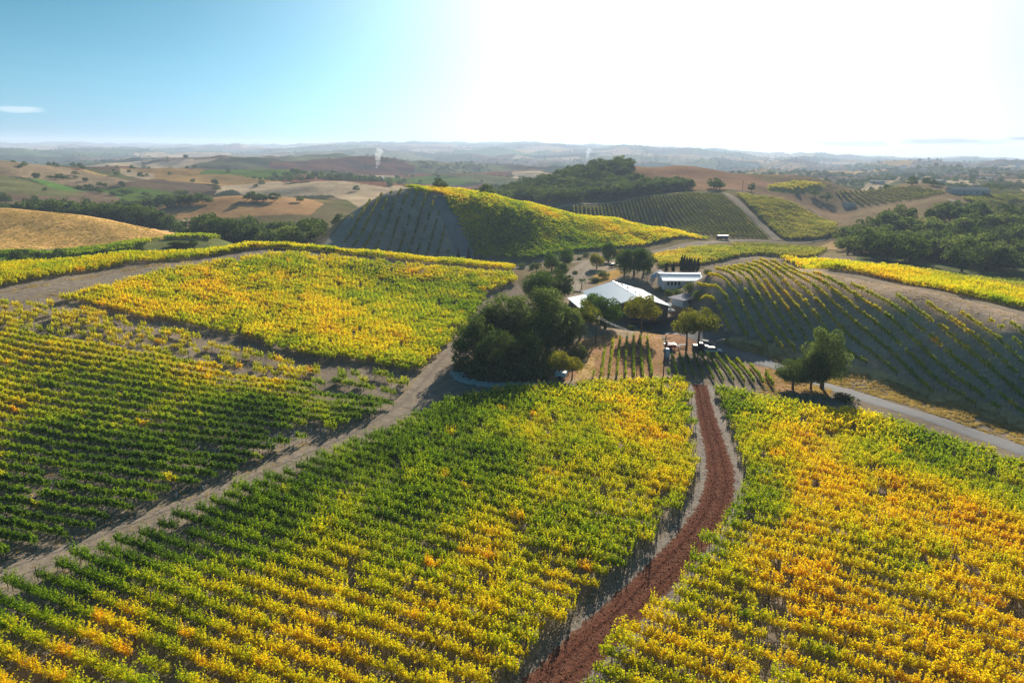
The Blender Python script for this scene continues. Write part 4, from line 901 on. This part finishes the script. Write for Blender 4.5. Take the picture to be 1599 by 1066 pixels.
for y in (-5, 2, 8): v_.tube([(1.5, y, 6.9), (1.5, y, 7.9)], .22, 8)
v_.build('roof_vent', SILVER, e)
hx, hy = hit(1064, 447); e = empty('white_house', (hx, hy + 4, float(H(hx, hy + 4))), R(92)); tag(e, 'long white house with a pale roof and a row of narrow windows', 'house')
gable(e, 9, 13.5, 2.9, 4.4, .8)
for y in (1.2, 2.5, 3.8, 5.1): window(e, -4.5, y, 1.0, .7, 1.4, 'x', -1)
d_ = MB(); d_.box(-4.62, -4.52, -2.4, -1.2, 0, 2.3); d_.build('door', GLASS, e)
hx, hy = hit(1027, 441); e = empty('garden_pavilion', (hx, hy, float(H(hx, hy))), R(-24)); tag(e, 'small open pavilion with blue gable and white striped roof', 'pavilion')
p_ = MB()
for x in (-2.3, 2.3):
    for y in (-2.8, 0, 2.8): p_.box(x - .1, x + .1, y - .1, y + .1, -.3, 2.5)
p_.build('frame', WHITEP, e)
r = MB(); r.prism([(-2.9, 2.5), (0, 4.3), (2.9, 2.5), (2.9, 2.6), (0, 4.42), (-2.9, 2.6)], -3.2, 3.2); r.build('roof', BLUE, e)
st = MB()
for s in (-1, 1):
    y = -3.1
    while y < 3.1: st.prism([(0, 4.45), (s * 2.9, 2.63), (s * 2.9, 2.70), (0, 4.52)], y, y + .35); y += .85
st.build('roof_strip', WHITEP, e)
gb = MB(); gb.prism([(-2.3, 2.5), (2.3, 2.5), (0, 3.95)], -3.05, -2.95); gb.build('gable_panel', BLUE, e)
hx, hy = hit(1072, 472); e = empty('grey_shed', (hx, hy, float(H(hx, hy)) + .3), R(38)); tag(e, 'low shed with a dull grey-violet roof below the white house', 'shed')
mb = MB(); mb.prism([(-4.5, -1), (4.5, -1), (4.5, 1.6), (-4.5, 1.3)], -2.2, 2.2); mb.build('wall', WALLW, e)
mb = MB(); mb.prism([(-5.6, 1.34), (5.6, 1.80), (5.6, 1.95), (-5.6, 1.49)], -3.2, 3.2); mb.build('roof', ROOFG, e)
mb = MB(); mb.box(-2, -1, -2.28, -2.21, 0, 1.2); mb.build('door', GLASS, e)
# white terrace with umbrellas / tents
hx, hy = hit(1040, 490); z = float(H(hx, hy))
e = empty('terrace', (hx, hy, z), R(15)); tag(e, 'bright paved terrace at the right end of the winery', 'terrace')
mb = MB(); mb.box(-4, 4, -5, 5, -.3, .22); mb.build('paving', GRAV, e)
mb = MB(); mb.box(-4.2, -4.01, -5, 5, -.3, .7); mb.box(4.01, 4.2, -5, 5, -.3, .7); mb.build('low_wall', WALLW, e)
def parasol(px, py, lb):
    x, y = hit(px, py); e = empty('parasol', (x, y, float(H(x, y)) + .22)); tag(e, lb, 'parasol')
    a = MB(); a.tube([(0, 0, 0), (0, 0, 2.5)], .04, 6); a.build('pole', SILVER, e)
    v = [(0, 0, 2.9)] + [(1.6 * math.cos(k * math.pi / 4), 1.6 * math.sin(k * math.pi / 4), 2.3) for k in range(8)]
    a = MB(); a.add(v + [(p[0], p[1], p[2] - .04) for p in v], [(0, k + 1, (k + 1) % 8 + 1) for k in range(8)] + [(9, (k + 1) % 8 + 10, k + 10) for k in range(8)]); a.build('canopy', FABRICW, e)
parasol(1035, 492, 'white parasol on the left of the bright terrace'); parasol(1043, 487, 'white parasol on the right of the bright terrace'); parasol(1046, 496, 'nearest white parasol on the bright terrace')
# ------------------------------------------------------------------ vehicles
def car(px, py, rz, body, lb, kind='car', cat='car'):
    x, y = hit(px, py); e = empty('parked_' + kind, (x, y, float(H(x, y)) + .1), rz); tag(e, lb, cat)
    mb = MB(); hgt = 1.0 if kind == 'car' else 1.2
    mb.prism([(-2.2, .35), (2.2, .35), (2.25, .75), (1.9, hgt - .05), (.95, hgt + .02), (-1.95, hgt + .02), (-2.25, .8)], -.9, .9); mb.build('body', body, e, bev=.08)
    c = MB()
    if kind == 'pickup': prof = [(1.0, hgt + .03), (.45, 1.8), (-.55, 1.8), (-.75, hgt + .03)]
    else: prof = [(1.15, hgt + .03), (.45, 1.5), (-1.3, 1.5), (-1.9, hgt + .03)]
    c.prism(prof, -.78, .78); c.build('window', GLASS, e, bev=.05)
    r = MB(); x0, x1 = (prof[2][0], prof[1][0]); r.box(x0 + .05, x1 - .05, -.72, .72, prof[1][1] + .003, prof[1][1] + .06); r.build('roof', body, e, bev=.03)
    for wx_ in (-1.4, 1.4):
        for s in (-1, 1):
            w = MB(); w.tube([(wx_, s * .74, .33), (wx_, s * .96, .33)], .34, 14); wo_ = w.build('wheel', RUBBER, e)
            w = MB(); w.tube([(wx_, s * .965, .33), (wx_, s * .98, .33)], .2, 10); w.build('rim', SILVER, wo_)
    for s in (-1, 1):
        w = MB(); w.box(2.2, 2.27, s * .6 - .15, s * .6 + .15, .62, .76); w.build('headlight', WHITEP, e)
    return e
car(1103, 541, R(-35), SILVER, 'grey car parked farthest right under the yellowing tree')
car(1094, 546, R(-10), DARKP, 'dark pickup parked left of the grey car', 'pickup', 'pickup')
car(1113, 551, R(-5), WHITEP, 'pale car at the front edge of the roadside parking')
car(958, 417, R(20), DARKP, 'dark car in the shaded car park behind the winery')
# tractor with trailer near the pole
x, y = hit(1046, 545); e = empty('red_trailer', (x, y, float(H(x, y))), R(5)); tag(e, 'small red farm trailer right of the power pole', 'trailer')
mb = MB(); mb.box(-1.4, 1.4, -.8, .8, .6, .75); mb.box(-1.4, 1.4, -.8, -.72, .76, 1.5); mb.box(-1.4, 1.4, .72, .8, .76, 1.5); mb.box(-1.4, -1.32, -.71, .71, .76, 1.5); mb.box(1.32, 1.4, -.71, .71, .76, 1.5); mb.build('bed', REDP, e)
mb = MB(); mb.tube([(1.4, 0, .65), (2.4, 0, .5)], .05, 6); mb.build('tow_bar', STEEL, e)
for s in (-1, 1): w = MB(); w.tube([(0, s * .82, .38), (0, s * 1.05, .38)], .38, 12); w.build('wheel', RUBBER, e)
for i, (a, b_) in enumerate([(1056, 544), (1066, 542)]):
    x, y = hit(a, b_); e = empty('picnic_table', (x, y, float(H(x, y))), R(10)); tag(e, ['white picnic table nearest the red trailer', 'white picnic table beside the leaning trunk'][i], 'table', 'white picnic tables')
    mb = MB(); mb.box(-.9, .9, -.4, .4, .72, .78); mb.build('tabletop', TABLE, e)
    for s in (-1, 1):
        mb = MB(); mb.box(-.9, .9, s * .75 - .13, s * .75 + .13, .42, .47); mb.build('bench', TABLE, e)
        mb = MB(); mb.box(s * .6 - .04, s * .6 + .04, -.7, .7, .36, .415); mb.box(s * .6 - .04, s * .6 + .04, -.08, .08, -.1, .715); mb.build('leg', STEEL, e)
x, y = hit(1041, 558); e = empty('portable_toilet', (x, y, float(H(x, y))), R(8)); tag(e, 'blue portable toilet cabin beside the power pole', 'toilet cabin')
mb = MB(); mb.box(-.55, .55, -.55, .55, 0, 2.1); mb.build('cabin', BLUE, e, bev=.04)
mb = MB(); mb.prism([(-.6, 2.11), (.6, 2.11), (.35, 2.35), (-.35, 2.35)], -.6, .6); mb.build('roof', WHITEP, e)
mb = MB(); mb.box(-.38, .38, -.58, -.555, .1, 1.95); mb.build('door', WHITEP, e)
x, y = hit(876, 590); e = empty('water_tank_trailer', (x, y, float(H(x, y))), R(-15)); tag(e, 'pale blue panelled trailer parked under the small yellow tree', 'trailer')
mb = MB(); mb.box(-1.2, 1.2, -.9, .9, .55, 1.5); mb.build('box', pmat('pale_blue_paint', (.35, .55, .68), .4, var=.1), e, bev=.05)
mb = MB()
for s in (-.55, .55): mb.box(s - .42, s + .42, -.85, .85, 1.503, 1.56)
mb.build('lid', WHITEP, e)
for s in (-1, 1): w = MB(); w.tube([(0, s * .92, .33), (0, s * 1.1, .33)], .33, 12); w.build('wheel', RUBBER, e)
# trucks on the valley road
x, y = hit(1133, 375); e = empty('farm_truck', (x, y, float(H(x, y)) + .2), R(4)); tag(e, 'far farm truck with bright flat load on the gravel road', 'truck'); e.scale = (.62, .8, .9)
mb = MB(); mb.box(-7, 3.5, -1.2, 1.2, .9, 1.15); mb.build('chassis', STEEL, e)
mb = MB(); mb.box(-6.8, 2.6, -1.15, 1.15, 1.155, 3.0); mb.build('load', SILVER, e)
mb = MB(); mb.box(-7, 2.7, -1.25, 1.25, 3.005, 3.15); mb.build('cover', WHITEP, e)
mb = MB(); mb.prism([(-9.4, .6), (-7.1, .6), (-7.1, 3.1), (-8.6, 3.1), (-9.4, 1.9)], -1.2, 1.2); mb.build('cab', DARKP, e)
for wx_ in (-8.4, -5, 0, 1.6):
    for s in (-1, 1): w = MB(); w.tube([(wx_, s * 1.0, .5), (wx_, s * 1.3, .5)], .5, 10); w.build('wheel', RUBBER, e)
# ------------------------------------------------------------------ power poles and wires
def pole(px, py, h, lb, arm=1.1, r=.15, name='power_pole', rz=.3):
    x, y = hit(px, py); e = empty(name, (x, y, float(H(x, y))), rz); tag(e, lb, 'utility pole')
    a = MB(); a.tube([(0, 0, -.4), (0, 0, h)], [r, r * .7], 8); a.build('pole', WOODP, e)
    if arm:
        a = MB(); a.box(-arm, arm, -.2, -.1, h - .85, h - .72); a.build('crossarm', WOODP, e)
        for s in (-1, -.4, .4, 1):
            a = MB(); a.tube([(s * arm * .9, -.15, h - .72), (s * arm * .9, -.15, h - .5)], .05, 6); a.build('insulator', SILVER, e)
        a = MB(); a.tube([(.32, 0, h - 2.2), (.32, 0, h - 1.4)], .2, 10); a.build('transformer', SILVER, e)
    return Vector((x, y, float(H(x, y)) + h))
pA = pole(1035, 594, 10.5, 'tall brown power pole with crossarm between the small vine plots')
pB = pole(930, 536, 8, 'shorter utility pole at the left garden edge', .6)
pC = pole(1159, 300, 10, 'far utility pole on the brown hill beside the square-headed oak', 0, .2)
pole(993, 596, 6, 'thin leaning pole in front of the left small vine plot', 0, .07, 'thin_pole')
pole(1008, 258, 7, 'left mast on the far brown hilltop', 0, .25, 'mast')
def wire(a, b_, sag, lb, g_='overhead wires by the winery'):
    m_ = MB(); P = [a.lerp(b_, t_ / 14) - Vector((0, 0, sag * 4 * (t_ / 14) * (1 - t_ / 14))) for t_ in range(15)]; m_.tube([tuple(p) for p in P], .025, 4)
    o = m_.build('overhead_wire', WIRE); tag(o, lb, 'wire', g_)
off = Vector((.9, 0, -.5))
wire(pA - off + Vector((0, 0, -1)), pB + Vector((-.4, 0, -.6)), 1.0, 'overhead wire from the tall pole to the garden pole, left strand')
wire(pA + off, pB + Vector((.4, 0, -.6)), 1.2, 'overhead wire from the tall pole to the garden pole, right strand')
g1 = ground(948, 548); wire(pB + Vector((0, 0, -.4)), g1, .0, 'pale guy wire running down from the garden pole')
g2_ = ground(1130, 552, 4); wire(pA + off, Vector(g2_), 1.0, 'overhead wire from the tall pole toward the parked cars')
# pale rock bank beside the dirt junction
def rocks(pts, n, lo, hi, name='rock_bank'):
    P = resample(chaikin(np.array([wp(p) for p in pts])), .3); V = []; Fc = []
    ico = [(0, 0, 1), (.89, 0, .45), (.28, .85, .45), (-.72, .53, .45), (-.72, -.53, .45), (.28, -.85, .45), (.72, .53, -.45), (-.28, .85, -.45), (-.89, 0, -.45), (-.28, -.85, -.45), (.72, -.53, -.45), (0, 0, -1)]
    fi = [(0, 1, 2), (0, 2, 3), (0, 3, 4), (0, 4, 5), (0, 5, 1), (1, 6, 2), (2, 7, 3), (3, 8, 4), (4, 9, 5), (5, 10, 1), (1, 10, 6), (2, 6, 7), (3, 7, 8), (4, 8, 9), (5, 9, 10), (6, 11, 7), (7, 11, 8), (8, 11, 9), (9, 11, 10), (10, 11, 6)]
    ico = np.array(ico)
    for i in range(n):
        c = P[rng.integers(0, len(P))] + rng.normal(0, .62, 2); s = rng.uniform(lo, hi)
        v = ico * s * rng.uniform(.7, 1.3, (12, 1)) * np.array([1.2, 1, .75]) + np.array([c[0], c[1], float(H(*c)) + s * .3])
        Fc += [(a + len(V) * 12, b2 + len(V) * 12, c2 + len(V) * 12) for a, b2, c2 in fi]; V.append(v)
    return link_mesh(name, np_mesh(name, np.concatenate(V), Fc, STONE))
o = rocks([(713, 583), (716, 592), (740, 599), (775, 602), (810, 601), (850, 604)], 900, .12, .42); tag(o, 'pale rock bank curving along the dirt road junction below the oaks', 'rocks', kind='stuff')
# ------------------------------------------------------------------ far farm houses and roofs
hm = []
for i in range(4):
    mb = MB(); w, l, h = [(12, 22, 4), (10, 14, 4), (16, 40, 5), (9, 12, 5)][i]
    mb.box(-l / 2, l / 2, -w / 2, w / 2, -2, h, 0)
    v = [(-l / 2 - .5, -w / 2 - .5, h + .01), (l / 2 + .5, -w / 2 - .5, h + .01), (l / 2 + .5, w / 2 + .5, h + .01), (-l / 2 - .5, w / 2 + .5, h + .01), (-l / 2 - .5, 0, h + 3), (l / 2 + .5, 0, h + 3)]
    mb.add(v, [(0, 1, 5, 4), (2, 3, 4, 5), (0, 4, 3), (1, 2, 5), (0, 3, 2, 1)], 1)
    for s in range(-2, 3): mb.box(s * l / 6 - .6, s * l / 6 + .6, -w / 2 - .04, -w / 2 - .01, 1, 2.4, 2)
    o = mb.build('farmhouse', [FWALL, FROOF if i != 1 else ROOFG, GLASS]); hm.append(o.data); bpy.data.objects.remove(o)
FH = [(1325,323,2,'white flat-topped barn beside the shaded vine bowl'),(1510,302,2,'pale blue-white barn roof on the right plain')]
for i, (a, b_, k_, lb) in enumerate(FH):
    x, y = hit(a, b_); o = link_mesh('barn', hm[k_], None, (x, y, float(H(x, y)))); o.rotation_euler.z = R(-8); o.scale = (.22, .5, .5) if i == 0 else (.8, .8, .7); tag(o, lb, 'barn')
nh = 0
for i in range(900):
    if nh >= 60: break
    px = rng.uniform(1060, 1599) if rng.uniform() < .9 else rng.uniform(560, 1060); py = rng.uniform(246, 288) + (px - 800) * .012
    x, y = hit(px, py); r_ = math.hypot(x, y)
    if not (950 < r_ < 6500): continue
    o = link_mesh('farmhouse', hm[rng.integers(0, 4)], None, (x, y, float(H(x, y)))); o.rotation_euler.z = rng.uniform(0, 3.14)
    s = .55 if r_ < 2500 else 1.0; o.scale = (s, s, s); nh += 1
    right_ = px > 1060
    tag(o, 'tiny pale house among trees of the hazy plain ' + ('at right' if right_ else 'beyond the left hills'), 'house', 'far houses ' + ('on the right plain' if right_ else 'on the left and centre plain'))
# steam plumes
def plume(px, py, h, w, lb):
    x, y = hit(px, py); z = float(H(x, y)); mb = MB(); n = 14
    v = []; pts = [(math.sin(i * .5) * w * .10 + i * w * .045, 0, h * i / n) for i in range(n + 1)]
    mb.tube(pts, [w * (.12 + .38 * (i / n) ** .8 * (1 + .2 * math.sin(i * 2.1))) if i < n else w * .2 for i in range(n + 1)], 12)
    m_ = bpy.data.materials.new('steam'); m_.use_nodes = True; t_ = m_.node_tree; t_.nodes.clear(); out = N(t_, 'ShaderNodeOutputMaterial')
    pv = N(t_, 'ShaderNodeVolumePrincipled'); pv.inputs['Color'].default_value = (.97, .97, 1, 1); pv.inputs['Anisotropy'].default_value = .2
    tc_ = N(t_, 'ShaderNodeTexCoord'); ns = N(t_, 'ShaderNodeTexNoise'); ns.inputs['Scale'].default_value = 5 / w; ns.inputs['Detail'].default_value = 3; t_.links.new(tc_.outputs['Object'], ns.inputs[0])
    de = math_n(t_, 'MULTIPLY', math_n(t_, 'SUBTRACT', ns.outputs[0], .4), 1.6 / w * 3.5); de = math_n(t_, 'MAXIMUM', de, 0.0); t_.links.new(de, pv.inputs['Density']); t_.links.new(pv.outputs[0], out.inputs['Volume'])
    o = mb.build('steam_plume', m_, None, True, (x, y, z)); tag(o, lb, 'steam', kind=None)
plume(587, 263, 46, 20, 'white steam plume rising from the plain left of centre')
plume(915, 250, 60, 30, 'white steam plume rising behind the wooded hill')
# ------------------------------------------------------------------ the air
HZ = MB(); zb = float(GZ.min()) - 1; HZ.box(-16500, 16500, -300, 16500, zb, max(float(GZ.max()) + 2, 66))
hm_ = bpy.data.materials.new('haze'); hm_.use_nodes = True; t = hm_.node_tree; t.nodes.clear(); out = N(t, 'ShaderNodeOutputMaterial')
pv = N(t, 'ShaderNodeVolumePrincipled'); pv.inputs['Color'].default_value = (.66, .79, 1.0, 1); pv.inputs['Density'].default_value = 1.2e-4; pv.inputs['Anisotropy'].default_value = .2
t.links.new(pv.outputs[0], out.inputs['Volume']); o = HZ.build('haze', hm_); tag(o, 'pale morning haze filling the air over the valley', 'haze', kind='stuff')
print('objects', len(S.objects), 'zmax', GZ.max(), 'zmin', GZ.min())
